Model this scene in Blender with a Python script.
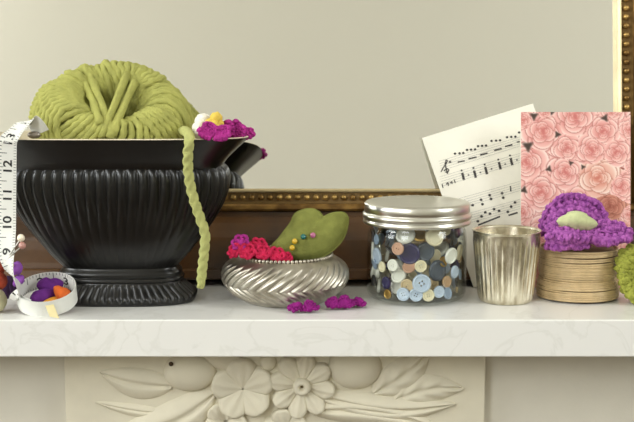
import bpy, bmesh, math, random
from math import sin, cos, pi, sqrt, atan, tan, radians, atan2, exp
from mathutils import Vector, Matrix, noise
from mathutils.bvhtree import BVHTree

for o in list(bpy.data.objects):
    bpy.data.objects.remove(o)
SC = bpy.context.scene
COL = SC.collection
random.seed(7)
V = Vector

# ------------------------------------------------------------------ camera
F = 1150.0
PITCH = radians(7.58)
H = 0.2307
cam_d = bpy.data.cameras.new('camera')
cam = bpy.data.objects.new('camera', cam_d)
COL.objects.link(cam)
cam_d.sensor_width = 36.0
cam_d.lens = F * 36.0 / 634.0
cam_d.clip_start = 0.01
cam.location = (0, 0, H)
cam.rotation_euler = (pi / 2 - PITCH, 0, 0)
cam_d.dof.use_dof = True
cam_d.dof.focus_distance = 1.09
cam_d.dof.aperture_fstop = 11.0
SC.camera = cam

# ------------------------------------------------------------------ world, light, exposure
W = bpy.data.worlds.new('sky')
SC.world = W
W.use_nodes = True
W.node_tree.nodes['Background'].inputs[0].default_value = (0.80, 0.88, 1.0, 1)
W.node_tree.nodes['Background'].inputs[1].default_value = 0.6
SC.view_settings.view_transform = 'Standard'
SC.view_settings.look = 'None'
SC.view_settings.gamma = 1.0
SC.view_settings.use_curve_mapping = False
SC.view_settings.exposure = 0.0


def area(name, loc, target, sx, sy, power, col):
    d = bpy.data.lights.new(name, 'AREA')
    d.shape = 'RECTANGLE'
    d.size, d.size_y = sx, sy
    d.energy = power
    d.color = col
    o = bpy.data.objects.new(name, d)
    COL.objects.link(o)
    o.location = loc
    o.rotation_euler = (V(target) - V(loc)).to_track_quat('-Z', 'Y').to_euler()
    return o


# daylight just outside the tall window in the left wall and a second one behind the viewer, right
area('window_daylight', (-3.69, -0.05, 1.40), (-0.6, -0.10, 0.45), 1.9, 1.5, 118, (0.97, 0.985, 1.0))
area('second_window_daylight', (-2.00, -2.19, 1.40), (-1.1, -0.6, 0.50), 1.3, 1.5, 66, (0.97, 0.985, 1.0))
area('right_window_daylight', (2.69, -0.35, 1.40), (0.6, -0.7, 0.6), 1.1, 1.4, 62, (0.97, 0.985, 1.0))


# ------------------------------------------------------------------ helpers
def lin(c):
    return tuple(((x / 255.0) / 12.92 if x / 255.0 <= 0.04045 else ((x / 255.0 + 0.055) / 1.055) ** 2.4) for x in c)


def ray(px, py):
    a, b = (px - 317.0) / F, -(py - 211.0) / F
    fwd = V((0, cos(PITCH), -sin(PITCH)))
    up = V((0, sin(PITCH), cos(PITCH)))
    return (fwd + V((a, 0, 0)) + up * b)


CAM = V((0, 0, H))


def at(px, py, Y):
    d = ray(px, py)
    return CAM + d * (Y / d.y)


def at_z(px, py, z=0.0):
    d = ray(px, py)
    return CAM + d * ((z - H) / d.z)


def pxs(Y):            # metres per photograph pixel at depth Y
    return Y * 1.01 / F


def mat(name, col, rough=0.5, metal=0.0, var=0.0, vscale=40.0, bump=0.0, bscale=200.0, spec=0.5, sheen=0.0, col2=None, coat=0.0, sss=0.0):
    m = bpy.data.materials.new(name)
    m.use_nodes = True
    nt = m.node_tree
    p = nt.nodes['Principled BSDF']
    c = lin(col)
    p.inputs['Base Color'].default_value = (*c, 1)
    p.inputs['Roughness'].default_value = rough
    p.inputs['Metallic'].default_value = metal
    p.inputs['Specular IOR Level'].default_value = spec
    if sheen:
        p.inputs['Sheen Weight'].default_value = sheen
        p.inputs['Sheen Tint'].default_value = (*c, 1)
    if coat:
        p.inputs['Coat Weight'].default_value = coat
        p.inputs['Coat Roughness'].default_value = 0.15
    tc = nt.nodes.new('ShaderNodeTexCoord')
    if var or col2:
        n = nt.nodes.new('ShaderNodeTexNoise')
        n.inputs['Scale'].default_value = vscale
        n.inputs['Detail'].default_value = 4
        nt.links.new(tc.outputs['Object'], n.inputs['Vector'])
        r = nt.nodes.new('ShaderNodeValToRGB')
        r.color_ramp.elements[0].position = 0.35
        r.color_ramp.elements[1].position = 0.65
        c2 = lin(col2) if col2 else tuple(x * (1 - var) for x in c)
        r.color_ramp.elements[0].color = (*c2, 1)
        r.color_ramp.elements[1].color = (*c, 1)
        nt.links.new(n.outputs['Fac'], r.inputs[0])
        nt.links.new(r.outputs[0], p.inputs['Base Color'])
    if bump:
        n2 = nt.nodes.new('ShaderNodeTexNoise')
        n2.inputs['Scale'].default_value = bscale
        n2.inputs['Detail'].default_value = 3
        nt.links.new(tc.outputs['Object'], n2.inputs['Vector'])
        b = nt.nodes.new('ShaderNodeBump')
        b.inputs['Strength'].default_value = bump
        b.inputs['Distance'].default_value = 0.002
        nt.links.new(n2.outputs['Fac'], b.inputs['Height'])
        nt.links.new(b.outputs[0], p.inputs['Normal'])
    return m


ORIG = {}


def empty(name, loc, label, cat, group=None):
    o = bpy.data.objects.new(name, None)
    COL.objects.link(o)
    o.empty_display_size = 0.02
    o.location = loc
    o['label'] = label
    o['category'] = cat
    if group:
        o['group'] = group
    ORIG[o.name] = V(loc)
    return o


def tag(o, label, cat, group=None):
    o['label'] = label
    o['category'] = cat
    if group:
        o['group'] = group
    return o


class MB:
    """collects verts and faces in world coordinates, then links them as ONE mesh object"""

    def __init__(s):
        s.v, s.f, s.mi = [], [], []
        s.cur = 0

    def add(s, vs, fs):
        n = len(s.v)
        s.v += [V(p) for p in vs]
        s.f += [tuple(i + n for i in f) for f in fs]
        s.mi += [s.cur] * len(fs)

    def rings(s, rs, closed=True, cap0=False, cap1=False):
        n = len(rs[0])
        vs = [p for r in rs for p in r]
        fs = []
        for i in range(len(rs) - 1):
            for j in range(n if closed else n - 1):
                k = (j + 1) % n
                fs.append((i * n + j, i * n + k, (i + 1) * n + k, (i + 1) * n + j))
        if cap0:
            fs.append(tuple(range(n - 1, -1, -1)))
        if cap1:
            b = (len(rs) - 1) * n
            fs.append(tuple(b + j for j in range(n)))
        s.add(vs, fs)

    def lathe(s, c, prof, n=48, fn=None, cap0=False, cap1=False):
        c = V(c)
        rs = []
        for r, z in prof:
            ring = []
            for j in range(n):
                a = 2 * pi * j / n
                rr = r + (fn(a, z, r) if fn else 0)
                ring.append(c + V((rr * cos(a), rr * sin(a), z)))
            rs.append(ring)
        s.rings(rs, True, cap0, cap1)

    def tube(s, path, r, n=8, closed=False, rope=0.0, twist=0.0, ply=2, caps=True):
        m = len(path)
        path = [V(p) for p in path]
        rs = []
        up = None
        L = 0.0
        for i in range(m):
            a = path[(i - 1) % m] if (closed or i > 0) else path[i]
            b = path[(i + 1) % m] if (closed or i < m - 1) else path[i]
            t = (b - a)
            t = t.normalized() if t.length > 1e-9 else V((0, 0, 1))
            if up is None:
                up = t.orthogonal().normalized()
            up = up - t * up.dot(t)
            up = up.normalized() if up.length > 1e-6 else t.orthogonal().normalized()
            bn = t.cross(up)
            if i:
                L += (path[i] - path[i - 1]).length
            rr = r(i / (m - 1)) if callable(r) else r
            ring = []
            for j in range(n):
                q = 2 * pi * j / n
                k = rr * (1 + rope * cos(ply * (q - twist * L))) if rope else rr
                ring.append(path[i] + up * (k * cos(q)) + bn * (k * sin(q)))
            rs.append(ring)
        if closed:
            rs.append(rs[0])
        s.rings(rs, True, caps and not closed, caps and not closed)

    def blob(s, c, ax, ay, az, nu=8, nv=5):
        """ellipsoid with half-axis vectors"""
        c, ax, ay, az = V(c), V(ax), V(ay), V(az)
        vs = [c + az]
        for i in range(1, nv):
            p = pi * i / nv
            for j in range(nu):
                a = 2 * pi * j / nu
                vs.append(c + ax * (sin(p) * cos(a)) + ay * (sin(p) * sin(a)) + az * cos(p))
        vs.append(c - az)
        fs = []
        for j in range(nu):
            fs.append((0, 1 + j, 1 + (j + 1) % nu))
        for i in range(nv - 2):
            for j in range(nu):
                a = 1 + i * nu + j
                b = 1 + i * nu + (j + 1) % nu
                fs.append((a, a + nu, b + nu, b))
        e = len(vs) - 1
        for j in range(nu):
            fs.append((e, 1 + (nv - 2) * nu + (j + 1) % nu, 1 + (nv - 2) * nu + j))
        s.add(vs, fs)

    def ball(s, c, r, nu=12, nv=8):
        s.blob(c, (r, 0, 0), (0, r, 0), (0, 0, r), nu, nv)

    def box(s, a, b):
        x0, y0, z0 = a
        x1, y1, z1 = b
        vs = [(x0, y0, z0), (x1, y0, z0), (x1, y1, z0), (x0, y1, z0), (x0, y0, z1), (x1, y0, z1), (x1, y1, z1), (x0, y1, z1)]
        s.add(vs, [(0, 3, 2, 1), (4, 5, 6, 7), (0, 1, 5, 4), (1, 2, 6, 5), (2, 3, 7, 6), (3, 0, 4, 7)])

    def sheet(s, fn, nu, nv, closed_u=False, thick=0.0):
        """grid surface fn(u,v) (u,v in 0..1); thick gives it a back side"""
        g = [[V(fn(i / nu, j / nv)) for i in range(nu + (0 if closed_u else 1))] for j in range(nv + 1)]
        if not thick:
            s.rings(g, closed_u)
            return
        w = len(g[0])
        h = nv + 1
        nrm = []
        for j in range(h):
            row = []
            for i in range(w):
                du = g[j][min(i + 1, w - 1)] - g[j][max(i - 1, 0)]
                dv = g[min(j + 1, h - 1)][i] - g[max(j - 1, 0)][i]
                n = du.cross(dv)
                row.append(n.normalized() if n.length > 1e-12 else V((0, 0, 0)))
            nrm.append(row)
        vs = [p for r in g for p in r] + [g[j][i] - nrm[j][i] * thick for j in range(h) for i in range(w)]
        fs = []
        N = w * h
        for j in range(h - 1):
            for i in range(w - 1):
                a = j * w + i
                fs.append((a, a + 1, a + w + 1, a + w))
                fs.append((N + a, N + a + w, N + a + w + 1, N + a + 1))
        for i in range(w - 1):
            fs.append((i, N + i, N + i + 1, i + 1))
            b = (h - 1) * w
            fs.append((b + i, b + i + 1, N + b + i + 1, N + b + i))
        for j in range(h - 1):
            a = j * w
            fs.append((a, a + w, N + a + w, N + a))
            b = j * w + w - 1
            fs.append((b, N + b, N + b + w, b + w))
        s.add(vs, fs)

    def build(s, name, m, parent=None, smooth=True, org=None, bevel=0.0):
        me = bpy.data.meshes.new(name)
        if parent is not None:
            o0 = ORIG[parent.name]
        else:
            if org is None:
                xs = [p.x for p in s.v]
                ys = [p.y for p in s.v]
                org = ((min(xs) + max(xs)) / 2, (min(ys) + max(ys)) / 2, min(p.z for p in s.v))
            o0 = V(org)
        me.from_pydata([tuple(p - o0) for p in s.v], [], s.f)
        ms = m if isinstance(m, (list, tuple)) else [m]
        for q in ms:
            me.materials.append(q)
        me.polygons.foreach_set('use_smooth', [smooth] * len(me.polygons))
        if len(ms) > 1:
            me.polygons.foreach_set('material_index', s.mi)
        bm = bmesh.new()
        bm.from_mesh(me)
        bmesh.ops.recalc_face_normals(bm, faces=bm.faces)
        bm.to_mesh(me)
        bm.free()
        me.update()
        o = bpy.data.objects.new(name, me)
        COL.objects.link(o)
        if parent is not None:
            o.parent = parent
        else:
            o.location = o0
        ORIG[o.name] = o0
        if bevel:
            b = o.modifiers.new('bevel', 'BEVEL')
            b.width = bevel
            b.segments = 3
            b.limit_method = 'ANGLE'
        return o


def struct(o):
    o['kind'] = 'structure'
    return o


def curve(pts, n=12, closed=False):
    """Catmull-Rom through pts"""
    pts = [V(p) for p in pts]
    out = []
    m = len(pts)
    rng = range(m) if closed else range(m - 1)
    for i in rng:
        p1, p2 = pts[i], pts[(i + 1) % m]
        p0 = pts[(i - 1) % m] if (closed or i > 0) else p1 * 2 - p2
        p3 = pts[(i + 2) % m] if (closed or i < m - 2) else p2 * 2 - p1
        for k in range(n):
            t = k / n
            out.append(0.5 * ((2 * p1) + (p2 - p0) * t + (2 * p0 - 5 * p1 + 4 * p2 - p3) * t * t + (3 * p1 - p0 - 3 * p2 + p3) * t ** 3))
    if not closed:
        out.append(pts[-1])
    return out


def rumple(fn, amp, sc=90):
    def g(u, v):
        p = V(fn(u, v))
        return p + noise.noise_vector(p * sc) * amp
    return g


def stitches(mb, fn, nu, nv, r, both=True, jitter=0.15):
    """knitted cloth: pairs of slanted lumps (V stitches) on a thin core surface fn(u,v)"""
    mb.sheet(fn, max(6, nu), max(6, nv), thick=r * 0.5)
    e = 1e-3
    for i in range(nu):
        for j in range(nv):
            for k in (0, 1):
                u = (i + 0.27 + 0.46 * k) / nu
                v = (j + 0.5) / nv
                p = V(fn(u, v))
                du = (V(fn(min(1, u + e), v)) - V(fn(max(0, u - e), v)))
                dv = (V(fn(u, min(1, v + e))) - V(fn(u, max(0, v - e))))
                n = du.cross(dv)
                if n.length < 1e-14:
                    continue
                n.normalize()
                du.normalize()
                dv.normalize()
                sg = -1 if k else 1
                a = (dv * 0.85 + du * (0.5 * sg)).normalized()
                b = n.cross(a)
                rr = r * (1 + random.uniform(-jitter, jitter))
                mb.blob(p + n * r * 0.15, a * rr * 1.35, b * rr * 0.72, n * rr * 0.85, 6, 4)
                if both:
                    mb.blob(p - n * r * 0.55, a * rr * 1.35, b * rr * 0.72, n * rr * 0.85, 6, 4)


# ------------------------------------------------------------------ materials
M_wall = mat('painted_plaster_cream', (207, 203, 190), 0.8, bump=0.08, bscale=60)
M_ceil = mat('ceiling_white', (236, 233, 225), 0.85, bump=0.05, bscale=80)
M_floor = mat('oak_floor', (96, 76, 56), 0.5, var=0.3, vscale=8)
M_white_wood = mat('white_gloss_paint', (235, 233, 226), 0.4, bump=0.03)
M_stone = mat('carved_limestone', (220, 213, 192), 0.75, var=0.07, vscale=30, bump=0.1, bscale=300)
M_panel = mat('frieze_limestone', (214, 209, 195), 0.75, var=0.05, vscale=20, bump=0.08, bscale=300)
M_black = mat('black_matt_glaze', (12, 11, 10), 0.29, var=0.15, vscale=30, bump=0.05, bscale=150, spec=0.5)
M_creamglaze = mat('cream_glaze', (226, 214, 188), 0.4)
M_yarn = mat('lime_green_wool', (182, 182, 104), 0.95, var=0.22, vscale=90, bump=0.6, bscale=900, sheen=0.3, spec=0.1)
M_yarn2 = mat('lime_green_wool_tail', (194, 196, 126), 0.95, var=0.15, vscale=120, bump=0.6, bscale=900, sheen=0.3, spec=0.1)
M_tape = mat('white_oilcloth_tape', (232, 232, 226), 0.45, var=0.03, vscale=50)
M_ink = mat('black_print', (30, 29, 30), 0.6)
M_inkgrey = mat('grey_print', (165, 163, 160), 0.7)
M_steel = mat('pin_steel', (190, 186, 178), 0.3, 1.0)
M_silver = mat('antique_silver', (208, 203, 190), 0.4, 1.0, col2=(168, 161, 148), vscale=60, bump=0.12, bscale=250)
M_lid = mat('brushed_tin_lid', (216, 214, 204), 0.3, 1.0, bump=0.04, bscale=400, var=0.06)
M_red = mat('raspberry_wool', (214, 46, 88), 0.9, var=0.3, vscale=160, bump=0.5, bscale=900, spec=0.15, sheen=0.2)
M_magenta = mat('magenta_wool', (184, 56, 146), 0.9, var=0.3, vscale=160, bump=0.5, bscale=900, spec=0.15, sheen=0.2)
M_plum = mat('purple_magenta_felt', (150, 36, 130), 0.85, var=0.3, vscale=160, bump=0.5, bscale=900, spec=0.2, sheen=0.2)
M_orchid = mat('orchid_purple_wool', (186, 106, 184), 0.9, col2=(128, 62, 134), vscale=260, bump=0.5, bscale=900, spec=0.15, sheen=0.3)
M_purple = mat('violet_felt', (104, 48, 128), 0.9, var=0.25, vscale=120, bump=0.4, bscale=700, spec=0.1, sheen=0.3)
M_violet2 = mat('light_violet_felt', (154, 92, 186), 0.9, var=0.2, vscale=120, bump=0.4, bscale=700, spec=0.1, sheen=0.3)
M_orange = mat('orange_felt', (222, 104, 34), 0.85, var=0.2, vscale=120, bump=0.4, bscale=700, sheen=0.2)
M_amber = mat('amber_felt', (214, 146, 44), 0.85, var=0.2, vscale=120, bump=0.4, bscale=700, sheen=0.2)
M_yellow = mat('yellow_wool', (236, 204, 90), 0.9, var=0.15, vscale=160, bump=0.5, bscale=900, sheen=0.3)
M_whitewool = mat('white_wool', (240, 236, 224), 0.9, bump=0.5, bscale=900, sheen=0.3)
M_rust = mat('rust_felt', (160, 62, 34), 0.9, var=0.25, vscale=120, bump=0.4, bscale=700)
M_olivefelt = mat('olive_cream_felt', (188, 182, 146), 0.9, var=0.2, vscale=100, bump=0.4, bscale=700)
M_velvet = mat('moss_green_velvet', (138, 142, 74), 0.85, var=0.25, vscale=70, bump=0.4, bscale=500, spec=0.15, sheen=0.4)
M_palegreen = mat('pale_green_wool', (206, 212, 160), 0.9, var=0.15, vscale=160, bump=0.5, bscale=900, sheen=0.3)
M_olive = mat('olive_green_wool', (168, 172, 78), 0.9, var=0.3, vscale=160, bump=0.5, bscale=900, sheen=0.3, spec=0.15)
M_twine = mat('tan_waxed_twine', (206, 180, 136), 0.45, var=0.18, vscale=120, bump=0.2, bscale=500, spec=0.5)
M_core = mat('brown_card_core', (120, 96, 66), 0.8)
M_paper = mat('ivory_paper', (240, 236, 222), 0.8, var=0.03, vscale=30)
M_wood = mat('dark_stained_frame_wood', (104, 68, 30), 0.4, col2=(56, 35, 15), vscale=14, bump=0.15, bscale=120)
M_gold = mat('rubbed_gold_leaf', (206, 172, 104), 0.38, 0.75, col2=(128, 98, 52), vscale=60, bump=0.15, bscale=200)
M_bluepin = mat('teal_glass', (36, 112, 104), 0.15, coat=0.5)
M_pinkpin = mat('mauve_glass', (186, 104, 140), 0.2, coat=0.5)
M_yelpin = mat('yellow_glass', (216, 178, 48), 0.2, coat=0.5)
M_pearl = mat('ivory_pearl', (244, 232, 208), 0.2, coat=0.6)
M_rosepearl = mat('dusty_pink_pearl', (188, 138, 128), 0.25, coat=0.5)


def marble():
    m = mat('white_marble', (236, 234, 228), 0.22, bump=0.0)
    nt = m.node_tree
    p = nt.nodes['Principled BSDF']
    tc = nt.nodes.new('ShaderNodeTexCoord')
    n = nt.nodes.new('ShaderNodeTexNoise')
    n.inputs['Scale'].default_value = 14
    n.inputs['Detail'].default_value = 9
    n.inputs['Distortion'].default_value = 1.4
    r = nt.nodes.new('ShaderNodeValToRGB')
    e = r.color_ramp.elements
    e[0].position = 0.47
    e[0].color = (*lin((234, 233, 229)), 1)
    e[1].position = 0.53
    e[1].color = (*lin((234, 233, 229)), 1)
    k = r.color_ramp.elements.new(0.50)
    k.color = (*lin((227, 226, 221)), 1)
    nt.links.new(tc.outputs['Object'], n.inputs['Vector'])
    nt.links.new(n.outputs['Fac'], r.inputs[0])
    nt.links.new(r.outputs[0], p.inputs['Base Color'])
    return m


M_marble = marble()


def glassmat(name, tint=(0.97, 0.985, 0.97), ior=1.45):
    m = bpy.data.materials.new(name)
    m.use_nodes = True
    nt = m.node_tree
    nt.nodes.remove(nt.nodes['Principled BSDF'])
    out = nt.nodes['Material Output']
    t = nt.nodes.new('ShaderNodeBsdfTransparent')
    t.inputs[0].default_value = (*tint, 1)
    g = nt.nodes.new('ShaderNodeBsdfGlossy')
    g.inputs['Roughness'].default_value = 0.03
    lw = nt.nodes.new('ShaderNodeLayerWeight')
    lw.inputs[0].default_value = .5
    pw = nt.nodes.new('ShaderNodeMath')
    pw.operation = 'POWER'
    pw.inputs[1].default_value = 4.0
    nt.links.new(lw.outputs['Facing'], pw.inputs[0])
    f = nt.nodes.new('ShaderNodeMath')
    f.operation = 'MULTIPLY_ADD'
    f.inputs[1].default_value = .75
    f.inputs[2].default_value = .035
    nt.links.new(pw.outputs[0], f.inputs[0])
    mx = nt.nodes.new('ShaderNodeMixShader')
    nt.links.new(f.outputs[0], mx.inputs[0])
    nt.links.new(t.outputs[0], mx.inputs[1])
    nt.links.new(g.outputs[0], mx.inputs[2])
    nt.links.new(mx.outputs[0], out.inputs[0])
    return m


M_glass = glassmat('clear_jar_glass')
M_pane = glassmat('window_glass')


def mirrormat():
    m = mat('mirror_silvering', (238, 238, 234), 0.03, 1.0)
    return m


M_mirror = mirrormat()


def mercury():
    m = mat('mottled_mercury_glass', (214, 206, 180), 0.27, 0.85, bump=0.05, bscale=300)
    nt = m.node_tree
    p = nt.nodes['Principled BSDF']
    tc = nt.nodes.new('ShaderNodeTexCoord')
    n = nt.nodes.new('ShaderNodeTexNoise')
    n.inputs['Scale'].default_value = 75
    n.inputs['Detail'].default_value = 8
    mpn = nt.nodes.new('ShaderNodeMapping')
    mpn.inputs['Scale'].default_value = (1.6, 1.6, .5)
    r = nt.nodes.new('ShaderNodeValToRGB')
    e = r.color_ramp.elements
    e[0].position = 0.36
    e[0].color = (*lin((178, 168, 142)), 1)
    e[1].position = 0.58
    e[1].color = (*lin((226, 219, 198)), 1)
    nt.links.new(tc.outputs['Object'], mpn.inputs['Vector'])
    nt.links.new(mpn.outputs[0], n.inputs['Vector'])
    nt.links.new(n.outputs['Fac'], r.inputs[0])
    nt.links.new(r.outputs[0], p.inputs['Base Color'])
    return m


M_mercury = mercury()

# ------------------------------------------------------------------ room shell
WX0, WX1, WY0, WY1, WZ0, WZ1 = -3.6, 2.6, -2.1, 1.42, -1.1, 2.4


def plane_box(name, a, b, m):
    mb = MB()
    mb.box(a, b)
    return struct(mb.build(name, m, smooth=False))


plane_box('floor', (WX0 - .1, WY0 - .1, WZ0 - .1), (WX1 + .1, WY1 + .1, WZ0), M_floor)
plane_box('ceiling', (WX0 - .1, WY0 - .1, WZ1), (WX1 + .1, WY1 + .1, WZ1 + .1), M_ceil)
plane_box('wall_front', (WX0, WY1, WZ0), (WX1, WY1 + .1, WZ1), M_wall)
mb = MB()       # right wall round its window
y0, y1, z0, z1 = -0.9, 0.2, 0.7, 2.1
t = .045
mb.box((WX1, WY0 - .1, WZ0), (WX1 + .1, y0, WZ1))
mb.box((WX1, y1, WZ0), (WX1 + .1, WY1 + .1, WZ1))
mb.box((WX1, y0, WZ0), (WX1 + .1, y1, z0))
mb.box((WX1, y0, z1), (WX1 + .1, y1, WZ1))
struct(mb.build('wall_right', M_wall, smooth=False))
mb = MB()
mb.box((WX1 + .02, y0, z0), (WX1 + .06, y0 + t, z1))
mb.box((WX1 + .02, y1 - t, z0), (WX1 + .06, y1, z1))
mb.box((WX1 + .02, y0 + t, z0), (WX1 + .06, y1 - t, z0 + t))
mb.box((WX1 + .02, y0 + t, z1 - t), (WX1 + .06, y1 - t, z1))
w3 = struct(mb.build('window_3', M_white_wood, smooth=False))
mb = MB()
mb.box((WX1 + .038, y0 + t, z0 + t), (WX1 + .042, y1 - t, z1 - t))
mb.build('pane', M_pane, w3, smooth=False)
mb = MB()       # left wall round its window opening
y0, y1, z0, z1 = -1.0, 0.9, 0.65, 2.15
mb.box((WX0 - .1, WY0 - .1, WZ0), (WX0, y0, WZ1))
mb.box((WX0 - .1, y1, WZ0), (WX0, WY1 + .1, WZ1))
mb.box((WX0 - .1, y0, WZ0), (WX0, y1, z0))
mb.box((WX0 - .1, y0, z1), (WX0, y1, WZ1))
struct(mb.build('wall_left', M_wall, smooth=False))
mb = MB()
t = .045
mb.box((WX0 - .06, y0, z0), (WX0 - .02, y0 + t, z1))
mb.box((WX0 - .06, y1 - t, z0), (WX0 - .02, y1, z1))
mb.box((WX0 - .06, y0 + t, z0), (WX0 - .02, y1 - t, z0 + t))
mb.box((WX0 - .06, y0 + t, z1 - t), (WX0 - .02, y1 - t, z1))
mb.box((WX0 - .06, -0.07, z0 + t), (WX0 - .02, -0.03, z1 - t))
w1 = struct(mb.build('window_1', M_white_wood, smooth=False))
mb = MB()
mb.box((WX0 - .042, y0 + t, z0 + t), (WX0 - .038, y1 - t, z1 - t))
mb.build('pane', M_pane, w1, smooth=False)
mb = MB()       # wall behind the viewer round its window
x0, x1, z0, z1 = -2.65, -1.38, 0.65, 2.15
mb.box((WX0, WY0 - .1, WZ0), (x0, WY0, WZ1))
mb.box((x1, WY0 - .1, WZ0), (WX1, WY0, WZ1))
mb.box((x0, WY0 - .1, WZ0), (x1, WY0, z0))
mb.box((x0, WY0 - .1, z1), (x1, WY0, WZ1))
struct(mb.build('wall_back', M_wall, smooth=False))
mb = MB()
mb.box((x0, WY0 - .06, z0), (x0 + t, WY0 - .02, z1))
mb.box((x1 - t, WY0 - .06, z0), (x1, WY0 - .02, z1))
mb.box((x0 + t, WY0 - .06, z0), (x1 - t, WY0 - .02, z0 + t))
mb.box((x0 + t, WY0 - .06, z1 - t), (x1 - t, WY0 - .02, z1))
w2 = struct(mb.build('window_2', M_white_wood, smooth=False))
mb = MB()
mb.box((x0 + t, WY0 - .042, z0 + t), (x1 - t, WY0 - .038, z1 - t))
mb.build('pane', M_pane, w2, smooth=False)

# ------------------------------------------------------------------ mantelpiece
mantel = empty('mantelpiece', (0, 1.2, WZ0), 'white marble mantel shelf over a stone frieze carved with flowers', 'mantelpiece')
mb = MB()
mb.box((-.78, 1.0, -.0338), (.78, WY1 - .001, 0))
shelf = mb.build('marble_shelf', M_marble, mantel, smooth=False, bevel=.0012)
PY = 1.043       # face of the carved plaque
mb = MB()
mb.box((-.70, PY + .012, -.30), (.70, WY1 - .001, -.0338))
mb.build('frieze_panel', M_panel, mantel, smooth=False)
for sx in (-1, 1):
    mb = MB()
    xa, xb = sorted((sx * .70, sx * .46))
    mb.box((xa, PY + .014, WZ0), (xb, WY1 - .001, -.30))
    mb.box((xa - .01, PY + .004, WZ0), (xb + .01, PY + .014, WZ0 + .14))
    mb.build('jamb', M_panel, mantel, smooth=False)
mb = MB()
xl, xr = at(65, 390, PY).x, at(485, 390, PY).x
mb.box((xl, PY, -.26), (xr, PY + .012, -.0338))
plaque = mb.build('carved_plaque', M_stone, mantel, smooth=False, bevel=.001)


def carve_petals(cx, cy, n, rin, rout, wid, a0, dep=.010, name='carved_flower', boss=None):
    mb = MB()
    c = at(cx, cy, PY)
    k = pxs(PY)
    for i in range(n):
        a = a0 + 2 * pi * i / n
        d = V((cos(a), 0, sin(a)))
        tn = V((-sin(a), 0, cos(a)))
        L = (rout - rin) * k

        def fn(u, v, d=d, tn=tn, L=L):
            # v along the petal, u across
            w = wid * k * (sin(pi * min(1, (0.14 + 0.80 * v) ** 1.15)) ** 0.6 + 0.0)
            w = wid * k * min(1.0, 0.24 + 1.25 * v) * sqrt(max(0, 1 - max(0, (v - .42) / .58) ** 2.2))
            x = (u - .5) * 2
            hgt = dep * (0.30 + 0.85 * v - 0.35 * v * v) * (1 - (0.40 if n == 5 else .55) * abs(x) ** 2.6)
            hgt += .0011 * cos(3 * pi * x) * (1 - v) * v * 2
            if v > .999 or abs(x) > .999:
                hgt = -.001
            return c + d * (rin * k + L * v) + tn * (x * w) + V((0, -hgt, 0))
        mb.sheet(fn, 14, 14)
    if boss:
        prof = [(boss * k * 1.0, -.001), (boss * k, .008), (boss * k * .8, .0125), (boss * k * .45, .013), (boss * k * .3, .010), (0.00001, .008)]
        rs = []
        for r, h in prof:
            rs.append([c + V((r * cos(q), -h, r * sin(q))) for q in [2 * pi * j / 20 for j in range(20)]])
        mb.rings(rs)
    return mb.build(name, M_stone, plaque)


def carve_blob(cx, cy, rx, rz, dep=.012, name='carved_fruit', rot=0.0, hole=None):
    mb = MB()
    k = pxs(PY)
    c = at(cx, cy, PY)
    r = radians(rot)
    mb.blob(c, V((cos(r), 0, sin(r))) * rx * k, V((0, -dep, 0)), V((-sin(r), 0, cos(r))) * rz * k, 28, 18)
    o = mb.build(name, M_stone, plaque)
    return o


def carve_leaf(p0, p1, wid, bend=0.0, ribs=0, dep=.007, name='carved_leaf', rib_amp=.0016, tipw=1.0):
    """leaf from base pixel p0 to tip pixel p1, half width wid px"""
    mb = MB()
    k = pxs(PY)
    a, b = at(*p0, PY), at(*p1, PY)
    d = b - a
    L = d.length
    d.normalize()
    tn = V((-d.z, 0, d.x))

    def fn(u, v):
        x = (u - .5) * 2
        w = wid * k * (sin(pi * (0.03 + 0.97 * v) ** 0.85) ** 0.75 * tipw + 0.0)
        mid = bend * k * sin(pi * v)
        hgt = dep * (1 - abs(x) ** 2.2) * (0.5 + .5 * sin(pi * v)) - dep * .45 * exp(-(x / .16) ** 2)
        if ribs:
            hgt += rib_amp * cos(2 * pi * (ribs * v - abs(x) * 1.1)) * (1 - abs(x) ** 3)
        if abs(x) > .999:
            hgt = -.001
        return a + d * (L * v) + tn * (x * w + mid) + V((0, -hgt, 0))
    mb.sheet(fn, 22, 40)
    return mb.build(name, M_stone, plaque)


carve_petals(243, 388, 5, 1, 33, 18, radians(95), .0125)
carve_petals(302, 385, 8, 5, 35, 12, radians(80), .0115, boss=9)
carve_petals(226, 421, 5, 2, 22, 13, radians(60), .009)
carve_petals(285, 430, 5, 2, 24, 14, radians(100), .009)
carve_blob(190, 372, 27, 20, .011, 'carved_bud')
carve_blob(222, 358, 22, 12, .008, 'carved_bud', -25)
carve_blob(355, 366, 27, 24, .012, 'carved_fruit')
carve_blob(268, 362, 9, 9, .006, 'carved_bud')
carve_leaf((172, 386), (100, 372), 17, 4, 0, .006)
carve_leaf((214, 394), (122, 428), 22, 12, 0, .008)
carve_leaf((170, 414), (96, 402), 7, 2, 0, .003)
carve_leaf((374, 393), (430, 352), 19, -3, 3, .006, rib_amp=.0008)
carve_leaf((390, 403), (464, 388), 17, 7, 4, .006, rib_amp=.0008)
carve_leaf((318, 394), (455, 403), 16, -11, 0, .009)
carve_leaf((312, 410), (440, 428), 16, 8, 0, .009)
# dark dab painted as the shade inside the bud's drill hole
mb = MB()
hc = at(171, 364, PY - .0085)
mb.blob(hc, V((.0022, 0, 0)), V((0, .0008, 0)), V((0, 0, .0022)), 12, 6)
mb.build('drill_hole_shade', mat('drill_hole_shadow', (70, 56, 40), 0.9), plaque)
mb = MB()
hc = at(302, 385, PY - .0085)  # brown dab, the shade in the flower boss's hole put in as colour
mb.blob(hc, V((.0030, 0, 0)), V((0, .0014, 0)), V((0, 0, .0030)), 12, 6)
mb.build('drill_hole_shade', mat('boss_hole_shadow', (110, 96, 70), 0.9), plaque)

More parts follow.
